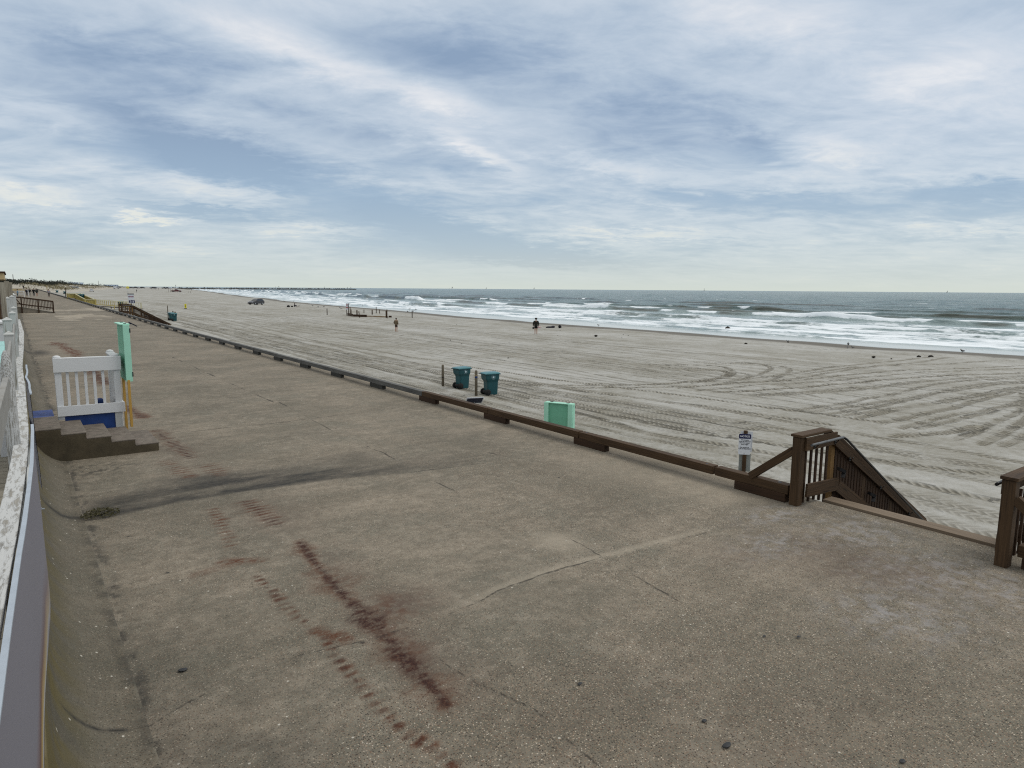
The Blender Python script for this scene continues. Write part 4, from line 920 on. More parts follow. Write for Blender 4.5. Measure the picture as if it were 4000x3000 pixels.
trash_cart('dark teal trash cart, left one of the pair with the tall thin post', (17.82, 105.6, zb(17.8, 105.6)), R(10)); trash_cart('dark teal trash cart, right one of the pair with the tall thin post', (17.75, 103., zb(17.75, 103)), R(-5))
pile('tall thin dark post beside the pair of dark trash carts', (17.98, 108.9, zb(18, 109)), 1.95, .06, 'posts beside the trash carts')
for x, y in ((18.3, 106.9), (18.1, 104.1)): pile('short post stub behind the pair of dark trash carts', (x, y, zb(x, y)), 1.25, .09, 'post stubs behind the dark carts')
for (x, y), l in zip(((18.88, 360.5), (18.17, 407.), (18.1, 454.)), ('nearest of the three far teal carts beyond the yellow ramp', 'middle one of the three far teal carts', 'farthest of the three far teal carts, beside the walker in grey')):
    c = trash_cart(l, (x, y, zb(x, y)), R(20)); c.scale = (1.5, 1.2, 1.05)
trash_cart('teal cart far off beside the small grey beach hut', (37.2, 545., zb(37.2, 545))).scale = (2.2, 1.5, 1.)
for l, X_, Y_, z_ in (('teal cart behind the baluster rail of the yellow ramp', 19.0, 171., None), ('teal cart standing on the sloping deck of the yellow ramp', 11.8, 170., .45)):
    trash_cart(l, (X_, Y_, zb(X_, Y_) if z_ is None else z_), R(15)).scale = (1.4, 1.2, 1.1)
# yellow marker standing in the sand
ym = thing('yellow_marker', 'bright yellow upright beach marker on a dark base', 'marker', (28.28, 151.2, zb(28.3, 151.2)), R(-15))
MB().box((0, 0, .54), (.36, .10, .86)).build('panel', M['yellow_bright'], ym, .04); MB().box((0, 0, .04), (.56, .34, .09)).build('base', M['rubber'], ym, .02)
MB().box((0, -.053, .74), (.14, .006, .13)).box((0, -.053, .46), (.09, .006, .22)).build('printed_symbol', M['ink'], ym)
# 216 sign
s2 = thing('access_sign', 'beach access sign with the number 216 above the dark timber stairs', 'sign', (17.48, 141.8, zb(17.5, 141.8)), R(-14))
MB().box((.05, .06, 1.5), (.14, .09, 3.0)).build('post', M['brown_dark'], s2)
MB().box((.0, -.01, 2.55), (1.0, .03, 1.05)).build('upper_plate', M['sign_white'], s2); MB().box((0, -.035, 3.10), (1.06, .08, .13)).build('top_bar', M['ink'], s2)
MB().box((.02, -.0275, 2.60), (.84, .006, .20)).build('pink_print', M['pink'], s2); MB().box((-.3, -.0325, 2.56), (.22, .004, .09)).box((.34, -.0325, 2.56), (.2, .004, .09)).build('dark_print', M['ink'], s2)
MB().box((.10, -.03, 1.68), (1.02, .03, .58)).build('number_frame', M['sign_white'], s2); MB().box((.13, -.0475, 1.71), (.94, .006, .50)).build('number_plate', M['navy'], s2)
text_obj('number_lettering', '216', .46, M['letter_white'], s2, (.13, -.052, 1.555), (pi / 2, 0, 0))
lo = thing('disc_marker', 'yellow disc on a tall thin pale pole behind the 216 sign', 'marker', (23.4, 194.4, zb(23.4, 194.4)), R(-10))
MB().tube([(0, 0, 0), (0, 0, 4.0)], .035, 8).build('pole', M['steel'], lo); MB().lathe([(.30, -.02), (.34, 0), (.30, .02)], 8, (0, 0, 3.9), Matrix.Rotation(pi / 2, 3, 'X')).build('disc', M['yellow_flag'], lo)

# volleyball-like plot of posts with low boards
pit = [(1.23, 52.73, 125.6, 'second post behind the striped sign post'), (1.0, 48.35, 112.2, 'thick post standing in the low board box'), (.97, 46.38, 106.6, 'leaning post in front of the low board box'),
       (.66, 56.69, 128.1, 'short post on the far side left of the plot'), (.86, 54.44, 119.3, 'post in the middle of the long low board'), (1.24, 59.63, 128.7, 'tall post on the far side of the plot'),
       (.77, 59.66, 127.2, 'short post on the far side next to the tall one'), (1.38, 50.25, 104.3, 'dark front corner post of the board plot'), (1.16, 56.56, 107.4, 'lone dark post on the right, beyond the woman in brown'), (1.05, 45.46, 118.7, 'lone thin post left of the board plot'),
       (1.1, 51.2, 106.6, 'brown post tied to the front corner post of the plot'), (.85, 51.2, 121.5, 'short post beside the striped sign post')]
for i, (h, x, y, l) in enumerate(pit):
    pile(l, (x, y, zb(x, y)), h + .08, .075 if i not in (1, 4, 10) else .11, 'posts of the board plot', None, 'wooden_post', 'brown_dark' if i in (7, 8, 9, 5) else 'brown', -.1 if i == 2 else 0)
lb = thing('low_board_edging', 'low timber board edging between the posts on the sand', 'board edging', (0, 0, 0))
def gb_(x0, y0, x1, y1, h, w=.05, dz=0.): return MB().bar((x0, y0, zb(x0, y0) + h / 2 - .03 + dz), (x1, y1, zb(x1, y1) + h / 2 - .03 + dz), w, h)
gb_(48.1, 115.8, 46.9, 110.6, .5).build('end_board', M['brown'], lb); gb_(46.9, 110.5, 48.7, 108.9, .42).build('side_board', M['brown_dark'], lb); gb_(48.9, 112.5, 52.2, 108.0, .16, .2).build('long_board', M['golden'], lb); gb_(52.3, 107.9, 52.7, 107.6, .3, .2).build('end_block', M['brown_dark'], lb)
ssn = thing('striped_sign', 'tall sign post with a narrow red and white board at the plot of posts', 'sign', (48.3, 116.2, zb(48.3, 116.2)), R(-25))
MB().box((.16, 0, 1.05), (.13, .12, 2.15)).build('post', M['brown_dark'], ssn); MB().box((-.16, 0, .5), (.11, .1, 1.05)).build('post', M['brown_dark'], ssn)
MB().box((-.08, -.07, 1.57), (.36, .03, 1.1)).build('board', M['sign_white'], ssn); MB().box((-.08, -.088, 1.85), (.26, .006, .16)).box((-.08, -.088, 1.4), (.26, .006, .22)).build('red_print', simple('faded_red_print', (.35, .05, .04), .6), ssn)

# seaweed clumps, driftwood, birds
def blob_mesh(name, r, mat, seed, flat=.5):
    q = random.Random(seed); m = MB(); n = 9; rings = []
    for i in range(6):
        a = -pi / 2 + pi * (i + .15) / 5.3; rings.append([(r * cos(a) * (.75 + .5 * q.random()) * cos(2 * pi * k / n), r * cos(a) * (.75 + .5 * q.random()) * sin(2 * pi * k / n), r * flat * (sin(a) + .6) * (.8 + .4 * q.random())) for k in range(n)])
    return m.loft(rings, True, True).build(name, mat)
def clump(x, y, r, label, group='seaweed clumps on the sand'):
    o = blob_mesh('seaweed_clump', r, M['weed'], int(x * 10 + y), .55); o.location = (x, y, zb(x, y)); o.rotation_euler = (0, 0, x); tag(o, label, 'seaweed', group); return o
clump(54.5, 26.4, .15, 'lone dark seaweed clump below the three gulls on the right'); clump(58.8, 24.9, .16, 'left one of two dark seaweed clumps near the right gull'); clump(59.5, 24.3, .22, 'right one of two dark seaweed clumps near the right gull')
clump(51.5, 55., .2, 'dark clump on the sand right of the clothes pile'); clump(58, 40.5, .16, 'small dark clump in the middle of the upper beach'); clump(82.3, 60.6, .35, 'dark log rolling in the shallow foam').location.z = -2.1
for i in range(20):
    x = rng.uniform(24, 66); y_ = rng.uniform(20, 70) if i < 14 else rng.uniform(60, 150)
    clump(x, y_, rng.uniform(.035, .07), 'tiny dark seaweed scrap lying loose on the open beach', 'tiny seaweed scraps')
dw = thing('driftwood', 'dark driftwood stick at the edge of the wet sand', 'driftwood', (65.3, 40.5, zb(65.3, 40.5)), R(35)); MB().tube([(-.5, 0, .05), (-.1, .04, .10), (.25, 0, .08), (.55, -.06, .2)], [.03, .06, .055, .02], 8).tube([(-.1, .04, .1), (-.2, .2, .28)], [.035, .015], 6).build('branch', M['weed'], dw)
def gull(label, x, y, s, rz, dark=True, group='gulls along the shore'):
    z = max(zb(x, y), -2.1); o = thing('gull', label, 'bird', (x, y, z), rz, group)
    q = lambda P: [(a * s, b_ * s, c * s) for a, b_, c in P]
    spine = q([(-.24, 0, .17), (-.14, 0, .19), (0, 0, .21), (.10, 0, .24), (.15, 0, .30), (.19, 0, .34), (.24, 0, .335)]); rad = [r_ * s for r_ in (.012, .05, .078, .07, .04, .042, .022)]
    MB().tube(spine, rad, 10).build('body', M['bird_white'] if not dark else M['bird_grey'], o)
    for sy in (-1, 1):
        MB().tube(q([(-.26, sy * .02, .19), (-.12, sy * .055, .22), (.04, sy * .066, .235), (.09, sy * .05, .235)]), [.01 * s, .035 * s, .04 * s, .015 * s], 8).build('wing', M['bird_grey'], o)
        MB().tube(q([(.0, sy * .03, .16), (.01, sy * .03, .0), (.05, sy * .03, .0)]), .008 * s, 5).build('leg', M['ink'], o)
    MB().tube(q([(.24, 0, .335), (.29, 0, .325)]), [.014 * s, .003 * s], 6).build('beak', M['yellow_flag'], o); return o
gull('large grey gull at the water edge, highest of three on the right', 66.4, 34.7, 1.15, R(200)); gull('left one of two small birds below the large grey gull', 62.7, 32.8, .75, R(30)); gull('right one of two small birds below the large grey gull', 63.2, 32.6, .75, R(150))
gull('gull standing on the wet sand at the far right', 68.2, 25.3, 1.1, R(160)); gull('small dark bird on the wet sand right of the man in black', 70., 74.3, .95, R(90))
for i, (x, y_) in enumerate([(80.8, 154.8), (80.3, 150.5), (81., 253.9), (85.7, 257.3), (59.5, 174.9), (66.6, 184.6), (62.8, 170.), (65.9, 174.2), (67.8, 168.3), (88, 210), (84, 191), (73.5, 139), (70.5, 136), (64, 158)]):
    gull('tiny dark shore bird near the surf beyond the board plot', x, y_, 1.2, i * 1.7, True, 'tiny shore birds beyond the plot')
# pebbles and a weed tuft on the concrete
for i, (x, y_) in enumerate([(.95, 6.11), (5.6, 3.53), (5.86, 3.33), (3.97, 2.75), (4.07, 3.03), (3.62, 3.96), (4.84, 1.92)]):
    o = blob_mesh('pebble',   .026 if i in (0, 3) else .013 + .006 * rng.random(), M['pebble'], i, .22); o.location = (x, y_, .012); o.scale.x = 1.5
    tag(o, 'black flat pebble near the seawall at the lower left' if i == 0 else 'biggest flat black pebble low in the middle of the concrete' if i == 3 else 'small dark pebble lying loose on the bare concrete', 'pebble', 'pebbles on the promenade')
tf = thing('weed_tuft', 'brown green weed tuft growing from the joint by the seawall', 'plant', (.80, 11.2, .005)); m = MB()
for i in range(170):
    a = rng.random() * 2 * pi; rr_ = .22 * math.sqrt(rng.random()); x, y_ = rr_ * cos(a) * 1.15, rr_ * sin(a); h = .02 + .11 * rng.random() * (1 - rr_ / .26)
    b0 = len(m.v); d = Vector((rng.gauss(0, 1), rng.gauss(0, 1), rng.gauss(.5, .6))).normalized() * rng.uniform(.018, .04); e = d.orthogonal().normalized() * .009
    p = Vector((x, y_, h)); m.v.extend([tuple(p - d), tuple(p + e), tuple(p + d), tuple(p - e)]); m.quad_uv([b0, b0 + 1, b0 + 2, b0 + 3], [(0, 0)] * 4)
for i in range(16):
    a = rng.random() * 2 * pi; m.tube([(0, 0, 0), (.12 * cos(a), .12 * sin(a), .05), (.2 * cos(a), .2 * sin(a), .04 + .05 * rng.random())], [.005, .004, .002], 4)
m.build('leaves', M['dry_leaf'], tf)

# ------------------------------------------------------------------ people
def bake(o):
    bpy.context.view_layer.update()
    me = bpy.data.meshes.new_from_object(o.evaluated_get(bpy.context.evaluated_depsgraph_get()))
    mt = o.data.materials[0]; o.modifiers.clear(); o.data = me
    me.materials.clear(); me.materials.append(mt); me.polygons.foreach_set('use_smooth', [True] * len(me.polygons)); return o
def skin_obj(name, verts, edges, radii, mat, parent, root=0, sub=1):
    me = bpy.data.meshes.new(name); me.from_pydata(verts, edges, []); me.update()
    o = bpy.data.objects.new(name, me); COL.objects.link(o); me.materials.append(mat)
    o.modifiers.new('skin', 'SKIN').use_smooth_shade = True
    for i, r in enumerate(radii):
        sv = me.skin_vertices[0].data[i]; sv.radius = r if isinstance(r, tuple) else (r, r); sv.use_root = (i == root)
    sb_ = o.modifiers.new('sub', 'SUBSURF'); sb_.levels = sub; sb_.render_levels = sub
    bake(o); o.parent = parent; return o
class Sk:
    def __init__(s): s.v = []; s.e = []; s.r = []
    def a(s, p, r, to=None):
        s.v.append(tuple(p)); s.r.append(r)
        if to is not None: s.e.append((to, len(s.v) - 1))
        return len(s.v) - 1
def person(label, loc, rz, h, top, bottom, shorts=False, arms='down', stride=0., sit=False, shoes=(.02, .02, .02), group=None, hair=None, fat=1., bag=False, fingers=True, hood=False):
    o = thing('person', label, 'person', loc, rz, group); k = h / 1.75; f = fat
    S_ = lambda p: (p[0] * k, p[1] * k, p[2] * k)
    dz = -.72 if sit else 0.
    J = dict(pel=(0, 0, .95 + dz), sp=(0, .0, 1.14 + dz), ch=(0, .0, 1.34 + dz), nk=(0, .01, 1.49 + dz), hb=(0, .025, 1.56 + dz), hm=(0, .03, 1.645 + dz), ht=(0, .015, 1.72 + dz))
    for s, n in ((-1, 'l'), (1, 'r')):
        J['sh' + n] = (s * .185 * f, 0, 1.41 + dz)
        if arms == 'down': J['el' + n] = (s * .245 * f, -.03, 1.14 + dz); J['wr' + n] = (s * .25 * f, .04, .90 + dz)
        elif arms == 'pocket': J['el' + n] = (s * .29 * f, -.08, 1.15 + dz); J['wr' + n] = (s * .20 * f, .10, 1.00 + dz)
        elif arms == 'folded': J['el' + n] = (s * .25 * f, .06, 1.13 + dz); J['wr' + n] = (s * -.04, .19, 1.20 + dz + s * .03)
        elif arms == 'swing': J['el' + n] = (s * .25 * f, -.03 + s * .12, 1.15 + dz); J['wr' + n] = (s * .25 * f, .10 + s * .2, .95 + dz)
        else: J['el' + n] = (s * .24, .14, 1.14 + dz); J['wr' + n] = (s * .14, .36, 1.10 + dz)
        J['hp' + n] = (s * .09, 0, .89 + dz)
        if sit: J['kn' + n] = (s * .14, .40, .50); J['an' + n] = (s * .12, .55, .10); J['to' + n] = (s * .12, .70, .06)
        else: J['kn' + n] = (s * .10, .03 + s * stride * .5, .50); J['an' + n] = (s * .10, -.02 + s * stride, .085); J['to' + n] = (s * .115, .12 + s * stride, .03)
    b = Sk(); R_ = lambda x, y=None: (x * k, (y or x) * k)
    pel = b.a(S_(J['pel']), R_(.13 * f, .10 * f)); sp = b.a(S_(J['sp']), R_(.125 * f, .09 * f), pel); ch = b.a(S_(J['ch']), R_(.15, .10), sp); nk = b.a(S_(J['nk']), R_(.055), ch)
    hb = b.a(S_(J['hb']), R_(.062, .07), nk); hm = b.a(S_(J['hm']), R_(.078, .092), hb); b.a(S_(J['ht']), R_(.055, .07), hm)
    for s, n in ((-1, 'l'), (1, 'r')):
        sh = b.a(S_(J['sh' + n]), R_(.055), ch); el = b.a(S_(J['el' + n]), R_(.043), sh); wr = b.a(S_(J['wr' + n]), R_(.030), el)
        d = (Vector(J['wr' + n]) - Vector(J['el' + n])).normalized(); pm = Vector(J['wr' + n]) + d * .07
        pa = b.a(S_(pm), R_(.036, .022), wr)
        if fingers:
            for q in range(4):
                L = (.075, .085, .08, .06)[q]; t0 = pm + d * .035 + Vector((0, (q - 1.5) * .019, 0)); m_ = b.a(S_(t0 + d * L * .5), R_(.0095), pa); b.a(S_(t0 + d * L + Vector((-s * .02, 0, 0))), R_(.008), m_)
            th = b.a(S_(pm + Vector((-s * .01, .04, 0)) + d * .01), R_(.011), pa); b.a(S_(pm + Vector((-s * .015, .055, 0)) + d * .045), R_(.009), th)
        hp = b.a(S_(J['hp' + n]), R_(.09 * f), pel); kn = b.a(S_(J['kn' + n]), R_(.06), hp); an = b.a(S_(J['an' + n]), R_(.042), kn); b.a(S_(J['to' + n]), R_(.04, .03), an)
    body = skin_obj('body', b.v, b.e, b.r, M['skin'], o)
    fx = lambda p: S_(p)
    hd = Vector(J['hm'])
    face = MB(); face.tube([fx(hd + Vector((0, .085, .01))), fx(hd + Vector((0, .118, -.02)))], [.010 * k, .014 * k], 6)
    for s in (-1, 1): face.ball(fx(hd + Vector((s * .08, 0, -.01))), (.012 * k, .02 * k, .03 * k), 6, 4)
    face.build('nose_and_ears', M['skin'], o)
    ey = MB()
    for s in (-1, 1): ey.ball(fx(hd + Vector((s * .032, .082, .012))), .010 * k, 6, 4)
    ey.tube([fx(hd + Vector((-.022, .087, -.048))), fx(hd + Vector((.022, .087, -.048)))], .005 * k, 5)
    ey.build('eyes_and_mouth', M['ink'], o)
    hr = MB().ball(fx(hd + Vector((0, -.02, .028))), (.10 * k, .112 * k, .104 * k), 12, 7)
    if hair == 'bun': hr.ball(fx(hd + Vector((0, -.11, .06))), .045 * k, 8, 5)
    if hair == 'curly':
        for i in range(26): a = i * 2.4; e = .2 + .9 * (i / 26.); hr.ball(fx(hd + Vector((.115 * cos(a) * cos(e), -.03 + .11 * sin(a) * cos(e), .02 + .11 * sin(e)))), .045 * k, 6, 4)
    hr.build('hair', M['hair'] if not hood else cl(top), o)
    t = Sk(); p0 = b
    a0 = t.a(S_((0, 0, .82 + dz)), R_(.175 * f, .14 * f)); a1 = t.a(S_((0, 0, 1.10 + dz)), R_(.185 * f, .145 * f), a0); a2 = t.a(S_((0, -.005, 1.33 + dz)), R_(.20, .15), a1); t.a(S_((0, -.01, 1.52 + dz)), R_(.092), a2)
    for n in 'lr':
        s1 = t.a(S_(J['sh' + n]), R_(.088), a2); s2 = t.a(S_(J['el' + n]), R_(.078), s1); t.a(S_(J['wr' + n]), R_(.056), s2)
    skin_obj('jacket', t.v, t.e, t.r, cl(top), o, 1)
    q = Sk(); q0 = q.a(S_((0, 0, .96 + dz)), R_(.15 * f, .12 * f)); q1 = q.a(S_((0, 0, .88 + dz)), R_(.15 * f, .12 * f), q0)
    for n in 'lr':
        w1 = q.a(S_(J['hp' + n]), R_(.11 * f), q1); kn_ = Vector(J['kn' + n]); hp_ = Vector(J['hp' + n])
        if shorts: q.a(S_(hp_.lerp(kn_, .72)), R_(.098), w1)
        else: w2 = q.a(S_(kn_), R_(.075), w1); q.a(S_(Vector(J['an' + n]) + Vector((0, 0, .02))), R_(.06), w2)
    skin_obj('shorts' if shorts else 'trousers', q.v, q.e, q.r, cl(bottom), o)
    if shoes:
        for n in 'lr':
            an_, to_ = Vector(J['an' + n]), Vector(J['to' + n])
            MB().loft([[fx(Vector((an_.x + w * cos(a) * .9, an_.y - .07 + u, max(.0, (an_.z - .085)) + zc + zr * sin(a)))) for a in [2 * pi * i / 8 for i in range(8)]] for u, w, zc, zr in ((0, .03, .05, .04), (.05, .043, .05, .048), (.16, .046, .04, .038), (.25, .03, .03, .026))]).build('shoe', cl(shoes), o)
    if bag:
        bg_ = thing('bag', 'dark round bag held low in the hand of the man in black', 'bag', (0, 0, 0)); w = Matrix.Rotation(rz, 3, 'Z') @ (Vector(J['wrl']) * k); bg_.location = (loc[0] + w.x, loc[1] + w.y, loc[2] + w.z - .22)
        MB().ball((0, 0, 0), (.10, .13, .12), 10, 6).build('pouch', M['rubber'], bg_); MB().tube([(0, -.06, .10), (0, -.03, .16), (0, .03, .16), (0, .06, .10)], .01, 6).build('strap', M['rubber'], bg_)
    return o
person('person in a brown hooded jacket with bare legs watching the sea', (34.5, 69.33, zb(34.5, 69.33) + .01), R(-62), 1.56, (.15, .115, .075), (.05, .03, .025), True, 'pocket', 0, False, None, 'people on the beach', 'bun', 1.08)
person('person with dark curly hair in a black jacket and shorts facing the surf', (47.2, 60.2, zb(47.2, 60.2) + .01), R(-38), 1.80, (.022, .022, .018), (.012, .012, .014), True, 'down', 0, False, None, 'people on the beach', 'curly', 1.18, True)
person('person in dark clothes sitting on the sand between dark bags', (57.1, 170.9, zb(57.1, 170.9)), R(-100), 1.75, (.02, .018, .03), (.05, .05, .07), False, 'knees', 0, True, (.03, .03, .03), 'people on the beach', None, 1.1)
for x, y_, s, l in ((55.0, 169.3, .85, 'round black bag lying left of the seated person'), (56.2, 170.2, .6, 'small dark bag right against the seated person')):
    g_ = thing('beach_bag', l, 'bag', (x, y_, zb(x, y_)), .4, 'bags by the seated person'); MB().ball((0, 0, .26 * s), (.55 * s, .36 * s, .32 * s), 12, 7).build('sack', M['rubber'], g_); MB().tube([(-.3 * s, 0, .5 * s), (0, 0, .66 * s), (.3 * s, 0, .5 * s)], .025, 6).build('strap', M['black'], g_)
cp = thing('clothes_pile', 'pink and white clothes lying on the sand right of the man in black', 'clothes', (57.7, 72.9, zb(57.7, 72.9)), .3)
MB().ball((0, 0, .03), (.36, .22, .09), 10, 5).build('pink_cloth', cl((.5, .3, .32)), cp); MB().ball((.35, -.1, .03), (.25, .2, .06), 10, 5).build('white_cloth', cl((.65, .64, .6)), cp)
tw = thing('dark_blanket', 'crumpled dark blanket beside the pink clothes', 'blanket', (59.0, 72.1, zb(59, 72.1)), -.5); MB().ball((0, 0, .06), (.65, .35, .14), 12, 6).ball((.4, .1, .12), (.3, .25, .14), 10, 5).build('cloth', cl((.02, .02, .03)), tw)
bk = thing('backpack', 'black backpack standing at the end of the dark blanket', 'backpack', (60.0, 71.3, zb(60, 71.3)), .8); MB().ball((0, 0, .18), (.26, .2, .24), 12, 7).build('main_pouch', cl((.012, .012, .016)), bk); MB().ball((0, -.19, .13), (.16, .07, .12), 10, 6).build('front_pocket', cl((.02, .02, .03)), bk)
G = 'people walking on the far promenade'
for lab, x, y_, rz, top, bot, sh, ar, st_ in (
    ('person in a pale grey sweatshirt walking along the kerb', 7.05, 195, 180, (.26, .25, .27), (.025, .025, .03), False, 'pocket', .1),
    ('person in dark jacket and white belt line at the white barricade, leftmost of the pairs', 3.05, 210, 10, (.012, .012, .02), (.05, .05, .06), False, 'swing', .16),
    ('person in dark coat and pale trousers, right of the white pole', 3.6, 208, 175, (.02, .022, .02), (.22, .2, .17), False, 'swing', .14),
    ('person in black, left one of the pair in the middle of the promenade', 4.36, 205, 170, (.012, .012, .012), (.015, .015, .018), False, 'swing', .14),
    ('person in dark green jacket, right one of the pair in the middle of the promenade', 5.0, 205, 185, (.03, .034, .03), (.02, .02, .022), True, 'swing', .14),
    ('person in dark clothes farthest away on the promenade', 4.7, 400, 0, (.012, .012, .014), (.02, .02, .025), False, 'swing', .12),
    ('person in pale blue shirt and teal trousers at the left end of the promenade', 1.05, 185, 90, (.12, .22, .30), (.01, .06, .08), False, 'down', .0)):
    person(lab, (x, y_, zprom(y_)), R(rz), 1.86, top, bot, sh, ar, st_, False, (.02, .02, .02), G, None, 1.05, False, False)
G = 'tiny people far along the beach'
for lab, x, y_, top in (('person in black standing alone right of the 216 sign', 55., 422., (.012, .012, .014)), ('person at the surf line beyond the red truck', 154.8, 791., (.02, .02, .03)),
                        ('left one of three tiny people standing in front of the far cars', 96.6, 652., (.02, .02, .02)), ('middle one of three tiny people standing in front of the far cars', 100.2, 656., (.05, .05, .06)), ('right one of three tiny people standing in front of the far cars', 104.6, 672., (.03, .03, .03)),
                        ('left one of two tiny figures behind the yellow disc', 70.5, 800., (.01, .01, .01)), ('right one of two tiny figures behind the yellow disc', 74.5, 802., (.01, .01, .01))):
    person(lab, (x, y_, zb(x, y_)), R(60), 1.75, top, (.03, .03, .035), False, 'down', .05, False, (.02, .02, .02), G, None, 1.1, False, False)

# ------------------------------------------------------------------ vehicles
def vehicle(name, label, cat, loc, rz, col, kind='suv', group=None, s=1.):
    o = thing(name, label, cat, loc, rz, group); o.scale = (s, s, s); pm = paint(col)
    if kind == 'pickup':
        low = [(-2.75, .42), (-2.75, 1.02), (.9, 1.05), (2.05, 1.0), (2.6, .88), (2.68, .5), (2.5, .34), (-2.6, .34)]; cab = [(1.25, 1.02), (.55, 1.60), (.1, 1.72), (-.75, 1.72), (-1.0, 1.04)]; win = [(.98, 1.08), (.46, 1.55), (-.62, 1.60), (-.82, 1.1)]; wb = (1.75, -1.75)
    elif kind == 'van':
        low = [(-2.7, .42), (-2.75, 1.1), (1.5, 1.1), (2.3, 1.05), (2.6, .8), (2.6, .45), (-2.6, .36)]; cab = [(1.75, 1.08), (1.0, 2.0), (.6, 2.25), (-2.6, 2.25), (-2.7, 1.08)]; win = [(1.45, 1.15), (.9, 1.85), (.0, 1.9), (.0, 1.15)]; wb = (1.65, -1.65)
    elif kind == 'sedan':
        low = [(-2.25, .42), (-2.25, .86), (-1.5, .94), (1.0, .92), (2.0, .80), (2.25, .6), (2.2, .32), (-2.15, .32)]; cab = [(1.05, .90), (.35, 1.36), (-.2, 1.43), (-.95, 1.38), (-1.65, .92)]; win = [(.8, .95), (.28, 1.3), (-.9, 1.32), (-1.35, .96)]; wb = (1.38, -1.35)
    else:
        low = [(-2.25, .48), (-2.30, .85), (-2.22, 1.04), (1.05, 1.02), (1.75, .94), (2.15, .80), (2.28, .58), (2.2, .33), (-2.1, .33)]; cab = [(1.12, 1.0), (.42, 1.50), (-.1, 1.64), (-1.35, 1.63), (-1.85, 1.45), (-2.2, 1.02)]; win = [(.84, 1.06), (.34, 1.46), (-.1, 1.55), (-1.3, 1.54), (-1.78, 1.28), (-1.72, 1.08)]; wb = (1.35, -1.32)
    def ring(P, y, k, zc): cx = sum(p[0] for p in P) / len(P); return [(cx + (p[0] - cx) * k, y, zc + (p[1] - zc) * k) for p in P]
    zc = .65
    MB().loft([ring(low, y, k, zc) for y, k in ((.92, .93), (.90, .985), (.80, 1.), (-.80, 1.), (-.90, .985), (-.92, .93))], True, False).build('body', pm, o, .03)
    def cring(y, k, tk):
        zt = max(p[1] for p in cab); z0 = min(p[1] for p in cab); return [(p[0], y * (1 - tk * (p[1] - z0) / (zt - z0)), z0 + (p[1] - z0) * k) for p in cab]
    MB().loft([cring(.86, .985, .2), cring(.80, 1, .2), cring(-.80, 1, .2), cring(-.86, .985, .2)], True, False).build('cabin', pm, o, .03)
    zt = max(p[1] for p in cab); z0 = min(p[1] for p in cab); g = MB()
    for sy in (-1, 1):
        V = [(p[0], sy * (.862 * (1 - .2 * (p[1] - z0) / (zt - z0)) + .008), p[1]) for p in win]; b0 = len(g.v); g.v.extend(V); g.v.extend([(v[0], v[1] - sy * .03, v[2]) for v in V]); n = len(V)
        q = list(range(b0, b0 + n)); g.quad_uv(q if sy < 0 else q[::-1], [(0, 0)] * n)
        for i in range(n): j = (i + 1) % n; g.quad_uv([b0 + i, b0 + j, b0 + n + j, b0 + n + i], [(0, 0)] * 4)
    g.build('side_window', M['glass'], o)
    a, b_ = Vector((cab[0][0], 0, cab[0][1])), Vector((cab[1][0], 0, cab[1][1])); d = (b_ - a); nrm = Vector((d.z, 0, -d.x)).normalized() * .012
    MB().bar(a + d * .08 + nrm, b_ - d * .04 + nrm, 1.36, .02, (nrm.x, 0, nrm.z)).build('windshield', M['glass'], o)
    a, b_ = Vector((cab[-1][0], 0, cab[-1][1])), Vector((cab[-2][0], 0, cab[-2][1])); d = (b_ - a); nrm = Vector((-d.z, 0, d.x)).normalized() * .012
    if nrm.x > 0: nrm = -nrm
    MB().bar(a + d * .12 + nrm, b_ - d * .06 + nrm, 1.3, .02, (nrm.x, 0, nrm.z)).build('rear_window', M['glass'], o)
    if kind == 'pickup': MB().box((-1.85, 0, 1.04), (1.62, 1.5, .05)).build('cargo_bed', M['rubber'], o)
    for x in wb:
        for sy in (-1, 1):
            w = MB().lathe([(.2, -.1), (.33, -.11), (.355, -.07), (.355, .07), (.33, .11), (.2, .1)], 20, (x, sy * .83, .355), Matrix.Rotation(pi / 2, 3, 'X')).build('wheel', M['rubber'], o)
            MB().lathe([(.05, -.115), (.21, -.112), (.21, .112), (.05, .115)], 14, (x, sy * .83, .355), Matrix.Rotation(pi / 2, 3, 'X')).build('rim', M['steel'], w)
    xf = max(p[0] for p in low); xr = min(p[0] for p in low)
    for sy in (-1, 1):
        MB().box((xf - .12, sy * .66, .80), (.16, .34, .13)).build('headlight', M['alu'], o, .02); MB().box((xr + .04, sy * .74, .95), (.10, .2, .24)).build('tail_light', simple('red_lens', (.25, .01, .01), .3), o, .02)
        MB().box((.78, sy * 1.0, 1.08), (.12, .18, .13)).build('mirror', pm, o, .02)
    MB().box((xr + .01, 0, .46), (.12, 1.7, .18)).box((xf - .03, 0, .42), (.12, 1.7, .16)).build('bumper', M['black'], o, .02); return o
x, y_ = 52.9, 189.4
vehicle('parked_car', 'dark grey sport utility car parked alone on the open sand', 'car', (x, y_, zb(x, y_)), R(-146), (.045, .045, .05), 'suv', 'cars on the beach')
vehicle('parked_car', 'white car seen from behind on the beach beyond the yellow ramp', 'car', (36., 446., zb(36, 446)), R(84), (.62, .64, .66), 'suv', 'cars on the beach')
vehicle('pickup_truck', 'dark red pickup truck standing among stakes far down the beach', 'truck', (89.7, 506., zb(89.7, 506)), R(-22), (.10, .012, .012), 'pickup', 'cars on the beach', 1.12)
vehicle('camper_van', 'pale camper van at the foot of the dunes', 'van', (82.1, 762., zb(82, 762)), R(10), (.5, .5, .5), 'van', 'cars on the beach')
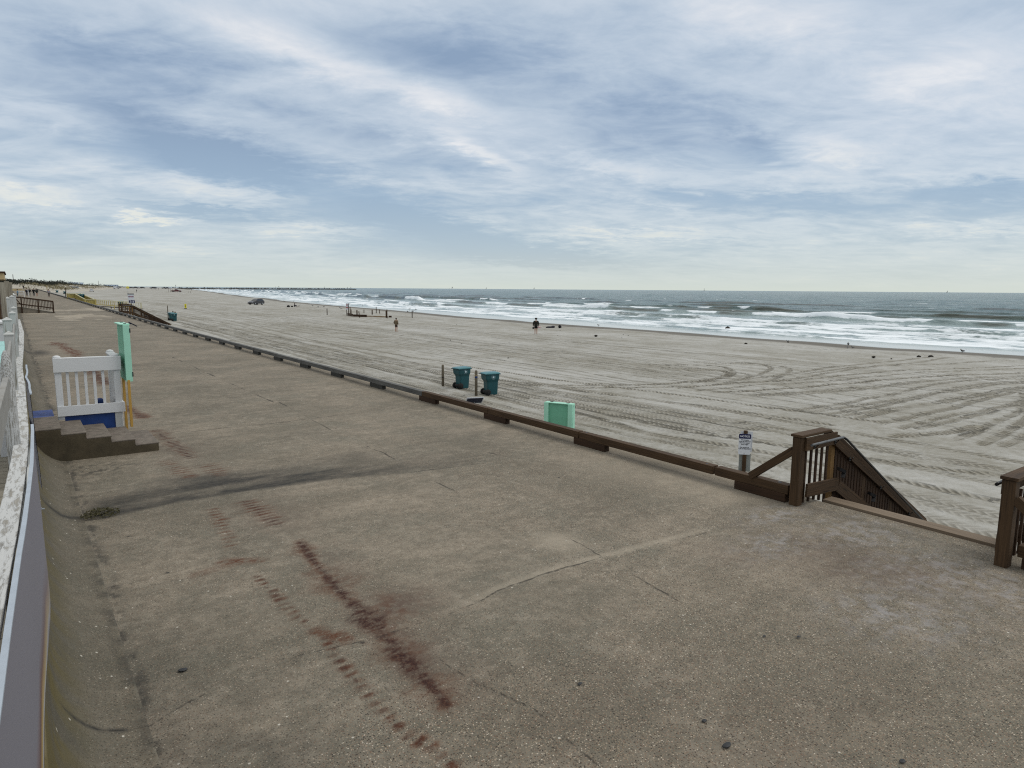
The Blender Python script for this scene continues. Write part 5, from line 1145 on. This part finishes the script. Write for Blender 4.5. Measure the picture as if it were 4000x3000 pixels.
vehicle('parked_car', 'dark car seen end on between the van and the yellow disc', 'car', (88., 830., zb(88, 830)), R(80), (.02, .02, .025), 'suv', 'cars on the beach')
for i, (r_, Y_, c, kd, lab) in enumerate([(.1245, 880, (.02, .02, .022), 'sedan', 'far left dark car of the row on the horizon sand'), (.1292, 885, (.018, .018, .02), 'pickup', 'second dark vehicle in the row of far cars, before the white one'), (.1335, 890, (.55, .56, .58), 'sedan', 'white car in the left half of the row of far cars'), (.1375, 882, (.02, .02, .025), 'suv', 'dark car right of the white one in the row of far cars'),
        (.1492, 885, (.015, .015, .018), 'pickup', 'dark vehicle standing alone in the middle of the row of far cars'), (.1518, 905, (.02, .025, .03), 'suv', 'dark car partly behind the lone middle vehicle of the far row'), (.1630, 880, (.015, .017, .02), 'pickup', 'left dark vehicle of the cluster above the red truck'), (.1663, 885, (.02, .02, .022), 'pickup', 'right dark vehicle of the cluster above the red truck'), (.1697, 880, (.6, .6, .6), 'sedan', 'white car at the right end of the row of far cars'),
        (.098, 993, (.03, .035, .04), 'pickup', 'dark vehicle by the far end of the dunes'), (.1105, 960, (.03, .03, .035), 'suv', 'dark car left of the yellow disc near the horizon')]):
    X_ = r_ * Y_; vehicle('parked_car' if kd != 'pickup' else 'pickup_truck', lab, 'car' if kd != 'pickup' else 'truck', (X_, Y_, zb(X_, Y_)), R(-10 + 25 * (i % 3)), c, kd, 'row of cars far down the beach', 1.15)
for i, (x, y_, h) in enumerate([(77.9, 464, 1.9), (79.2, 466, 1.8), (80.8, 470, 2.1), (84.4, 481.5, 1.0), (86.5, 484, .9), (94.5, 492, 1.1), (95.8, 493, 1.2)]):
    pile('thin stake in the sand around the dark red truck', (x, y_, zb(x, y_)), h, .09, 'stakes around the red truck', None, 'stake', 'pile', .05 * (i - 1) if i < 3 else 0)

# ------------------------------------------------------------------ ramps, dunes, far structures
tr = thing('ramp_railing', 'dark brown timber railing along the concrete access ramp at the far left', 'railing', (0, 95., zprom(95)))
for x, zt in ((.80, 1.77), (2.36, 1.52), (3.76, 1.28)): MB().box((x, 0, zt / 2), (.13, .13, zt)).build('post', M['brown_dark'], tr)
MB().bar((.15, -.02, 1.80), (.85, -.02, 1.80), .14, .16).bar((.86, -.02, 1.77), (3.80, -.02, 1.31), .14, .16).build('top_rail', M['brown_dark'], tr); MB().bar((.15, -.08, 1.08), (.8, -.08, 1.05), .04, .13).bar((.81, -.08, 1.02), (3.76, -.08, .55), .04, .13).build('lower_rail', M['brown_dark'], tr)
MB().bar((.28, -.07, 1.72), (.76, -.07, .95), .06, .10).build('brace', M['brown_dark'], tr)
for k in range(20):
    x = .98 + k * .14
    if abs(x - 2.36) > .09: z1 = 1.74 - (x - .86) * .157; MB().box((x, .0, z1 - .54), (.05, .04, 1.0)).build('baluster', M['brown_dark'], tr)
cr = thing('concrete_ramp', 'low concrete access ramp sloping down below the far left railing', 'ramp', (0, 95.1, zprom(95)))
MB().prism([(.05, .0), (.05, .74), (.8, .70), (4.2, .0), (4.2, -.02)], 2.4, Matrix.Translation((0, 2.4, 0)) @ RX).build('slab', simple('ramp_concrete', (.2, .175, .14), .9, .2), cr)
MB().bar((.06, -.02, .74), (.8, -.02, .70), .06, .05).bar((.8, -.02, .70), (4.15, -.02, .0), .06, .05).build('edge_strip', simple('pale_ramp_edge', (.36, .34, .29), .9, .1), cr)
s1 = stair_rail('timber_stair_railing', 'near dark railing of the beach stairs below the 216 sign', (9.80, 87.2, zprom(87.2)), -1, 'timber stair railings'); s1.scale = (1.08, 1, 1.05)
s2_ = stair_rail('timber_stair_railing', 'rear dark railing of the beach stairs below the 216 sign', (9.80, 89.6, zprom(89)), 1, 'timber stair railings'); s2_.scale = (1.08, 1, 1.05)
yr = thing('access_ramp', 'yellow timber access ramp with balusters leading from the promenade to the sand', 'ramp', (0, 0, 0))
def yrail(p0, p1, mat='yellow_wood', skip=.33, infill=None):
    p0, p1 = Vector(p0), Vector(p1); L = (p1 - p0).length; n = max(2, int(L / skip)); Z = Vector((0, 0, 1))
    MB().bar(p0 + Z * 1.02, p1 + Z * 1.02, .16, .10).build('top_rail', M['yellow_pale'], yr); MB().bar(p0 + Z * .14, p1 + Z * .14, .06, .1).build('bottom_rail', M[mat], yr)
    q = MB()
    for k in range(n): q.box(p0.lerp(p1, (k + .5) / n) + Z * .56, (.07, .07, .78))
    q.build('baluster_row', M[mat], yr)
    for k in range(max(2, int(L / 2.6) + 1)): c = p0.lerp(p1, k / max(1, int(L / 2.6))); MB().box(c + Z * .3, (.14, .14, 1.6)).build('post', M[mat], yr)
    if infill: MB().bar(p0.lerp(p1, .04) + Z * .56 + Vector((0, .06, 0)), p0.lerp(p1, .96) + Z * .56 + Vector((0, .06, 0)), .03, .72).build('panel', M[infill], yr)
zl = zprom(178)
yrail((9.9, 174, zl), (10.9, 174, zl), infill='yellow_wood'); yrail((9.9, 180, zl), (12.3, 180, zl), infill='yellow_pale'); yrail((9.5, 174.2, zl), (9.9, 180, zl), infill='yellow_wood')
yrail((10.95, 174, zl), (10.95, 150, -.2), infill='yellow_wood'); yrail((12.4, 179, zl), (12.4, 150, -.2), infill='yellow_wood'); yrail((10.9, 148.4, -.25), (12.4, 148.4, -.25), infill='yellow_wood')
yrail((12.5, 148.5, -.25), (18.6, 150.5, -.85)); yrail((12.5, 150.4, -.25), (20.6, 153.2, -1.0), 'yellow_pale')
MB().bar((11.1, 177, zl - .08), (11.1, 177.01, zl - .08), 2., .1).box((11.1, 177, zl - .1), (2.6, 6, .12)).bar((11.68, 174, zl - .1), (11.68, 148.6, -.35), 1.4, .12).bar((11.7, 149.4, -.38), (20.4, 151.9, -1.12), 1.7, .14).build('deck', M['brown_dark'], yr)
pile('dark leaning post at the landward end of the yellow ramp', (9.95, 188, zprom(188)), 2.2, .09, 'posts by the yellow ramp', None, 'wooden_post', 'brown_dark', .08)
pile('pale post at the far end of the promenade near the dune', (11.5, 330, zprom(330)), 2.0, .16, 'posts by the yellow ramp', None, 'wooden_post', 'sandfence')
wb_ = thing('barricade', 'white wooden barricade standing on the far left of the promenade', 'barricade', (1.6, 188, zprom(188)))
MB().box((0, 0, 1.42), (1.35, .1, .16)).box((0, 0, .78), (1.35, .1, .14)).build('board', M['white_paint'], wb_)
for x in (-.6, .62):
    for s in (-1, 1): MB().bar((x, s * .45, 0), (x, 0, 1.5), .09, .09).build('leg', M['white_paint'], wb_)
wp = thing('white_rope_post', 'leaning white post with a rail right of the white barricade', 'post', (3.02, 190, zprom(190))); MB().bar((.12, 0, 0), (-.02, 0, 1.75), .12, .12).build('shaft', M['white_paint'], wp); MB().bar((-.02, 0, 1.66), (-1.1, 0, 1.70), .05, .07).build('rail', M['white_paint'], wp)
tp = thing('plank_stack', 'tan plank stack on the promenade beyond the white barricade', 'planks', (2.6, 330, zprom(330))); MB().box((0, 0, .35), (5.5, 1.2, .7)).build('planks', M['sandfence'], tp); MB().box((0, -.02, .8), (5.7, 1.3, .12)).build('top_plank', M['golden'], tp)
bh = thing('beach_hut', 'small grey beach hut with a dark doorway in front of the dunes', 'hut', (33.3, 535., zb(33.3, 535)), R(-5))
MB().box((0, 0, 1.2), (5.2, 3.4, 2.4)).build('wall', M['far_build'], bh); MB().bar((-2.9, 0, 2.5), (2.9, 0, 2.5), 4., .22).build('roof', M['far_steel'], bh); MB().box((1.0, -1.72, 1.0), (1.3, .06, 2.0)).build('doorway', M['brown_dark'], bh); MB().box((-3.6, -.6, .25), (3.4, 1.6, .5)).build('ramp', M['far_steel'], bh)
# dunes and scrub
rd = [(-150, 420, 5.2), (-60, 425, 5.6), (-20, 428, 5.5), (0, 440, 5.4), (10, 480, 4.9), (20, 540, 4.7), (30, 600, 4.9), (45, 700, 4.5), (65, 820, 4.0), (90, 960, 2.7), (125, 1150, 2.2), (150, 1300, 2.0)]
tt = np.linspace(0, len(rd) - 1, 260); RXp = np.interp(tt, range(len(rd)), [q[0] for q in rd]); RYp = np.interp(tt, range(len(rd)), [q[1] for q in rd]); RZp = np.interp(tt, range(len(rd)), [q[2] for q in rd])
ww = np.linspace(-60, 34, 60); tx = np.gradient(RXp); ty = np.gradient(RYp); ln = np.hypot(tx, ty); nx, ny = ty / ln, -tx / ln
DX = RXp[:, None] + nx[:, None] * ww[None, :]; DY = RYp[:, None] + ny[:, None] * ww[None, :]
DZ = np.minimum(zbeach(DX, DY), 2.5); hk = np.where(ww > 0, 1 - sstep(0, 30, ww), 1 - .35 * sstep(0, 50, -ww))[None, :]
hm_ = (RZp[:, None] - zbeach(RXp, RYp)[:, None]); DZ = zbeach(RXp, RYp)[:, None] * hk + DZ * (1 - hk) + hm_ * hk * (.72 + .5 * (fbm(DX / 14, DY / 22, 4) - .28)) - .25
tag(grid_obj('dunes', DX, DY, DZ, M['dune_sand']), 'low sand dunes along the inland side', None, None, 'structure')
for nm, mt, cnt, lo_, hi_ in (('dune_scrub', 'scrub', 26000, -30., 8.), ('dune_grass', 'scrub_pale', 5000, -4, 20)):
    m = MB(); q = np.random.RandomState(5 if mt == 'scrub' else 9)
    while len(m.f) < cnt:
        i = q.randint(0, 244) if q.rand() > .5 else q.randint(0, 150); j = int(np.interp(q.uniform(lo_, hi_), ww, range(len(ww))))
        x, y_, z = DX[i, j] + q.normal() * 1.5, DY[i, j] + q.normal() * 2, DZ[i, j]; cv = float(fbm(np.array(x / 9.), np.array(y_ / 16.), 3))
        if cv < (.36 if mt == 'scrub' else .5): continue
        hh = (.5 + 1.6 * max(0, cv - .36) * 4) * (1. if mt == 'scrub' else .4); p = Vector((x, y_, z + hh * q.rand()))
        d = Vector((q.normal(), q.normal(), q.normal() * .8 + .5)).normalized() * q.uniform(.25, .6); e = d.orthogonal().normalized() * .2; b0 = len(m.v)
        m.v.extend([tuple(p - d), tuple(p + e), tuple(p + d), tuple(p - e)]); m.quad_uv([b0, b0 + 1, b0 + 2, b0 + 3], [(0, 0)] * 4)
    tag(m.build(nm, M[mt]), 'dark scrub covering the dune tops' if mt == 'scrub' else 'dry grass tufts on the dune faces', None, None, 'stuff')
for x, y_, h in ((1.2, 445, 6.5), (70, 790, 6.), (52, 800, 3.5)):
    pile('thin dark pole standing on the dunes', (x, y_, 2.5), h, .14, 'poles on the dunes', None, 'pole', 'brown_dark')
def far_building(label, x, y_, w, d, h, z0, fl, cols):
    o = thing('apartment_building', label, 'building', (x, y_, z0), R(-4), 'buildings behind the dunes'); MB().box((0, 0, h / 2), (w, d, h)).build('wall', M['far_build'], o); MB().box((0, 0, h + .3), (w + .8, d + .8, .6)).build('roof', M['alu'], o)
    for i in range(fl):
        for j in range(cols): MB().box((-w / 2 + w * (j + .5) / cols, -d / 2 - .04, h * (i + .55) / fl), (w / cols * .6, .12, h / fl * .5)).build('window', M['far_window'], o)
far_building('blue grey apartment block rising behind the dunes', 156, 2500, 26, 14, 14.5, -1, 4, 6); far_building('long pale low building on the horizon left of the yellow disc', 409, 4000, 62, 20, 11., -1, 3, 8); far_building('small pale building right of the blue grey block', 190, 2700, 10, 8, 11, -1, 3, 2)
wt = thing('water_tower', 'box tank raised on thin legs behind the dunes', 'tower', (177, 2500, -1)); MB().box((0, 0, 12.6), (9, 8, 4.)).build('tank', M['far_build'], wt)
for sx in (-3, 3):
    for sy in (-3, 3): MB().box((sx, sy, 5.3), (.6, .6, 10.6)).build('leg', M['far_steel'], wt)
jt = MB(); q = np.random.RandomState(11)
for i in range(900):
    t = q.rand(); x = 226 + (815 - 226) * t; y_ = 1495 + (1900 - 1495) * t; s = q.uniform(1.2, 2.8); off = q.normal() * 3.2; h = max(0, 1 - abs(off) / 8)
    jt.box((x - off * .55, y_ + off * .8, -2.5 + h * q.uniform(.6, 3.1)), (s * 1.4, s, s * .8), Euler((q.rand() * 1., q.rand() * 1., q.rand() * 6)).to_matrix())
for i in range(120): t = i / 119; jt.box((226 + 586 * t, 1495 + 403 * t, -1.9), (7, 6, 3.2), Euler((0, 0, i * .7)).to_matrix())
jo = jt.build('rock_jetty', M['rock']); tag(jo, 'long dark rock jetty reaching out into the sea on the left', 'jetty')
mk = thing('channel_marker', 'thin dark marker post standing at the landward part of the jetty', 'marker', (300., 1700., -2.1)); MB().tube([(0, 0, 0), (0, 0, 8.2)], .35, 8).build('pole', M['far_steel'], mk); MB().box((0, 0, 8.6), (1.1, 1.1, 1.3)).build('lamp_head', M['far_steel'], mk)
def offshore(label, az, D, kind, s=1.):
    x, y_ = D * sin(az), D * cos(az); o = thing('oil_platform' if kind != 'sail' else 'sailboat', label, 'platform' if kind not in ('sail', 'mark') else 'sailboat' if kind == 'sail' else 'marker', (x, y_, -2.1), -az, 'platforms on the horizon'); o.scale = (s, s, s); fs = M['far_steel']
    if kind == 'mark':
        o.name = 'channel_marker'; MB().box((0, 0, 3), (7, 7, 6)).build('base', fs, o); MB().tube([(0, 0, 6), (0, 0, 24)], [2.2, 1.6], 8).build('tower', fs, o); MB().box((0, 0, 25.5), (4.5, 4.5, 3)).build('lantern', fs, o)
    elif kind == 'sail':
        MB().loft([[(-9, 0, 1.5), (-7, 1.5, 1.6), (6, 1.6, 1.6), (10, 0, 1.9), (6, -1.6, 1.6), (-7, -1.5, 1.6)], [(-8, 0, -.5), (-7, .9, -.5), (5, 1, -.5), (8, 0, -.5), (5, -1, -.5), (-7, -.9, -.5)]], True, False).build('hull', M['sign_white'], o)
        m = MB(); m.v = [(-7, 0, 3), (1.2, .6, 3), (4.5, 0, 24), (-7, .15, 3), (1.2, .75, 3), (4.5, .15, 24)]; [m.quad_uv(list(q_), [(0, 0)] * len(q_)) for q_ in ((0, 1, 2), (5, 4, 3), (0, 3, 4, 1), (1, 4, 5, 2), (2, 5, 3, 0))]; m.build('sail', M['sign_back'], o); MB().bar((1.3, .3, 1.5), (4.8, .1, 25), .4, .4).build('mast', fs, o)
    else:
        for sx in (-5, 5):
            for sy in (-5, 5): MB().bar((sx * 1.2, sy * 1.2, 0), (sx, sy, 13), 1.3, 1.3).build('leg', fs, o)
        MB().box((0, 0, 14.5), (17, 15, 3)).box((0, 0, 19), (13, 12, 2)).build('deck', fs, o); MB().box((3, 0, 23), (6, 7, 6)).build('module', fs, o)
        if kind == 'crane': MB().bar((-4, 0, 20), (-1, 0, 31), 1.6, 1.6).bar((-1, 0, 31), (9, 0, 27), 1.2, 1.2).build('crane', fs, o)
        else: MB().box((-4, 0, 25), (1.6, 1.6, 10)).build('derrick', fs, o)
    return o
offshore('left one of two small platforms above the left part of the jetty', .2985, 11500, 'deck', .6); offshore('right one of two small platforms above the left part of the jetty', .3025, 11500, 'deck', .9); offshore('small platform above the middle of the jetty', .363, 11000, 'deck', .75)
offshore('left twin of the pair of blocks off the jetty tip', .3945, 11500, 'deck', .7); offshore('right twin of the pair of blocks off the jetty tip', .399, 11500, 'deck', .7); offshore('tiny platform left of the tall one', .539, 11000, 'deck', .6); offshore('tallest dark platform right of the jetty', .5428, 8600, 'deck', 1.0)
offshore('platform with an upright derrick left of the crane platform', .592, 9000, 'deck', .8); offshore('platform with a crane arm beyond the man in black', .6615, 9000, 'crane', .85); offshore('slim channel marker tower in the middle of the sea horizon', .902, 8000, 'mark', 1.0); offshore('small sail leaning on the horizon at the right', 1.194, 7500, 'sail', .9)

# ------------------------------------------------------------------ sky, sun, camera
SUN_AZ, SUN_EL = R(118), R(52)
def build_world():
    w = bpy.data.worlds.new('World'); S.world = w; w.use_nodes = True; nt = w.node_tree; nt.nodes.clear()
    t = NT.__new__(NT); t.m = None; t.t = nt; t.out = nt.nodes.new('ShaderNodeOutputWorld')
    d = t.coord('Generated'); xyz = t.n('SeparateXYZ', {0: d}).outputs
    az = t.math('ARCTAN2', xyz['X'], xyz['Y']); el = t.math('ARCSINE', xyz['Z'])
    zc = t.math('MAXIMUM', xyz['Z'], 0.); den = t.math('ADD', zc, .13)
    pl = t.n('CombineXYZ', {'X': t.math('DIVIDE', xyz['X'], den), 'Y': t.math('DIVIDE', xyz['Y'], den)}).outputs[0]
    plr = t.mapping(pl, (1, 1, 1), (0, 0, R(28)))
    n1 = t.noise(t.mapping(plr, (.75, 1.05, 1)), 1., 6, .55, .35)
    n2 = t.noise(t.mapping(plr, (2.1, 2.9, 1), loc=(4, 2, 0)), 1., 8, .62, .5)
    n3 = t.noise(t.mapping(plr, (6.5, 8., 1), loc=(1, 7, 0)), 1., 7, .66, .35)
    bil = t.math('ABSOLUTE', t.math('SUBTRACT', t.noise(t.mapping(plr, (2.6, 3.6, 1), loc=(9, 3, 0)), 1., 6, .58, .7), .5))
    wx = t.math('MULTIPLY', t.math('SUBTRACT', n2, .5), .20); wy = t.math('MULTIPLY', t.math('SUBTRACT', n3, .5), .045)
    ae = t.n('CombineXYZ', {'X': t.math('ADD', az, wx), 'Y': t.math('ADD', el, t.math('MULTIPLY_ADD', wx, -.18, wy))}).outputs[0]
    acc = None
    for a0, e0, L, W, ang, amp in BLOBS:
        amp *= 1.45 if amp < 0 else 1.1
        mp = t.n('Mapping', {'Location': (a0, e0, 0), 'Rotation': (0, 0, ang), 'Scale': (L * .85, W * 1.05, 1)}, vector_type='TEXTURE'); nt.links.new(ae, mp.inputs[0])
        dt = t.n('VectorMath', operation='DOT_PRODUCT'); nt.links.new(mp.outputs[0], dt.inputs[0]); nt.links.new(mp.outputs[0], dt.inputs[1])
        g = t.math('MULTIPLY', t.math('EXPONENT', t.math('MULTIPLY', dt.outputs['Value'], -1.)), amp)
        acc = g if acc is None else t.math('ADD', acc, g)
    nn = t.math('MULTIPLY_ADD', n1, .85, t.math('MULTIPLY_ADD', n2, .62, t.math('MULTIPLY_ADD', n3, .26, t.math('MULTIPLY', bil, -.7))))
    b = t.math('ADD', t.math('MULTIPLY_ADD', nn, 1.12, -.41), acc)
    up = t.ramp(t.math('MULTIPLY', el, 1.), [(.36, 0.), (.62, 1.)]); b = t.math('MULTIPLY_ADD', up, .3, b)
    c = t.ramp(b, [(.0, (.27, .37, .52)), (.2, (.36, .46, .60)), (.42, (.48, .575, .69)), (.62, (.59, .67, .765)), (.82, (.72, .765, .825)), (1., (.86, .87, .89))])
    blu = t.math('MULTIPLY', t.ramp(el, [(.03, 0.), (.06, 1.), (.13, 1.), (.2, 0.)]), t.ramp(b, [(.2, 1.), (.6, 0.)])); c = t.mix(t.math('MULTIPLY', blu, .6), c, (.28, .43, .62))
    c = t.mix(t.math('MULTIPLY', up, .85), c, (1.10, 1.09, 1.03))
    # warm light breaks through low down, and the air pales to cream at the horizon
    low = t.ramp(el, [(.0, 1.), (.20, 0.)])
    c = t.mix(t.math('MULTIPLY', low, t.ramp(b, [(.68, 0.), (.98, 1.)])), c, (.90, .87, .74))
    c = t.mix(t.math('MULTIPLY', low, .38), c, (.60, .70, .74))
    hz = t.math('EXPONENT', t.math('MULTIPLY', t.math('MAXIMUM', el, 0.), -20.))
    c = t.mix(t.math('MULTIPLY', hz, .92), c, (.69, .75, .685))
    sky = t.n('TexSky', sky_type='NISHITA', sun_disc=False, sun_elevation=SUN_EL, sun_rotation=SUN_AZ)
    s10 = t.mix(1., c, (10, 10, 10), 'MULTIPLY')
    for n in nt.nodes:
        if n.type == 'MIX' and n.blend_type == 'MULTIPLY': n.clamp_result = False
    fin = t.mix(.9, sky.outputs[0], s10)
    bg = t.n('Background', {'Color': fin, 'Strength': .1}); nt.links.new(bg.outputs[0], t.out.inputs[0])
BLOBS = [(0.248,0.159,0.285,0.032,-0.24,-0.50), (0.537,0.082,0.154,0.019,-0.23,-0.42), (0.659,0.047,0.132,0.011,-0.03,-0.60), (0.123,0.262,0.138,0.029,-0.01,-0.32), (0.556,0.312,0.170,0.036,-0.07,-0.28), (0.806,0.229,0.145,0.035,-0.05,-0.28), (1.235,0.116,0.096,0.012,-0.04,-0.40), (0.979,0.117,0.157,0.014,-0.04,-0.28), (0.230,0.099,0.096,0.005,-0.03,-0.40), (0.056,0.048,0.082,0.015,0.04,-0.28), (0.959,0.186,0.051,0.022,-0.06,-0.22), (0.449,0.197,0.123,0.019,-0.20,-0.20), (0.366,0.295,0.126,0.020,-0.23,0.38), (0.527,0.255,0.092,0.016,-0.27,0.34), (0.054,0.199,0.077,0.016,-0.11,0.38), (0.034,0.103,0.079,0.012,0.03,0.42), (0.148,0.083,0.038,0.005,0.05,0.75), (0.278,0.126,0.176,0.012,-0.06,0.38), (0.585,0.187,0.068,0.012,-0.49,0.42), (0.966,0.338,0.153,0.030,-0.06,0.36), (1.173,0.260,0.100,0.037,-0.01,0.34), (0.811,0.078,0.177,0.008,-0.01,0.36), (1.214,0.076,0.100,0.009,-0.00,0.34), (0.765,0.170,0.106,0.012,-0.22,0.28), (0.845,0.118,0.070,0.007,-0.19,0.20), (0.123,0.050,0.120,0.006,-0.01,0.20), (1.069,0.173,0.074,0.012,-0.01,0.20), (0.360,0.078,0.105,0.007,-0.01,0.25), ]
build_world()
sl = bpy.data.lights.new('sun', 'SUN'); sl.energy = 1.1; sl.angle = R(22); sl.color = (1, .97, .91)
so = bpy.data.objects.new('sun', sl); COL.objects.link(so)
sd = Vector((sin(SUN_AZ) * cos(SUN_EL), cos(SUN_AZ) * cos(SUN_EL), sin(SUN_EL))); so.rotation_euler = sd.to_track_quat('Z', 'Y').to_euler(); so.location = sd * 50
cam = bpy.data.cameras.new('camera'); co = bpy.data.objects.new('camera', cam); COL.objects.link(co); S.camera = co
cam.sensor_width = 36; cam.lens = 23.94; cam.clip_start = .05; cam.clip_end = 90000
PITCH = math.atan((1500 - 1129) / 2660); YAW = math.atan((2000 - 40) / 2660 * cos(PITCH)); ROLL = R(.42)
f = Vector((sin(YAW) * cos(PITCH), cos(YAW) * cos(PITCH), -sin(PITCH))); r0 = Vector((cos(YAW), -sin(YAW), 0)); u0 = r0.cross(f)
r = r0 * cos(ROLL) + u0 * sin(ROLL); u = -r0 * sin(ROLL) + u0 * cos(ROLL)
co.matrix_world = Matrix(((r.x, u.x, -f.x, 0), (r.y, u.y, -f.y, 0), (r.z, u.z, -f.z, 3.3), (0, 0, 0, 1)))
S.view_settings.view_transform = 'Standard'; S.view_settings.look = 'None'; S.view_settings.exposure = 0; S.view_settings.gamma = 1
S.cycles.max_bounces = 5; S.cycles.diffuse_bounces = 3; S.cycles.glossy_bounces = 2; S.cycles.caustics_reflective = False; S.cycles.caustics_refractive = False
S.cycles.use_denoising = False
S.cycles.pixel_filter_type = 'BLACKMAN_HARRIS'; S.cycles.filter_width = 1.15
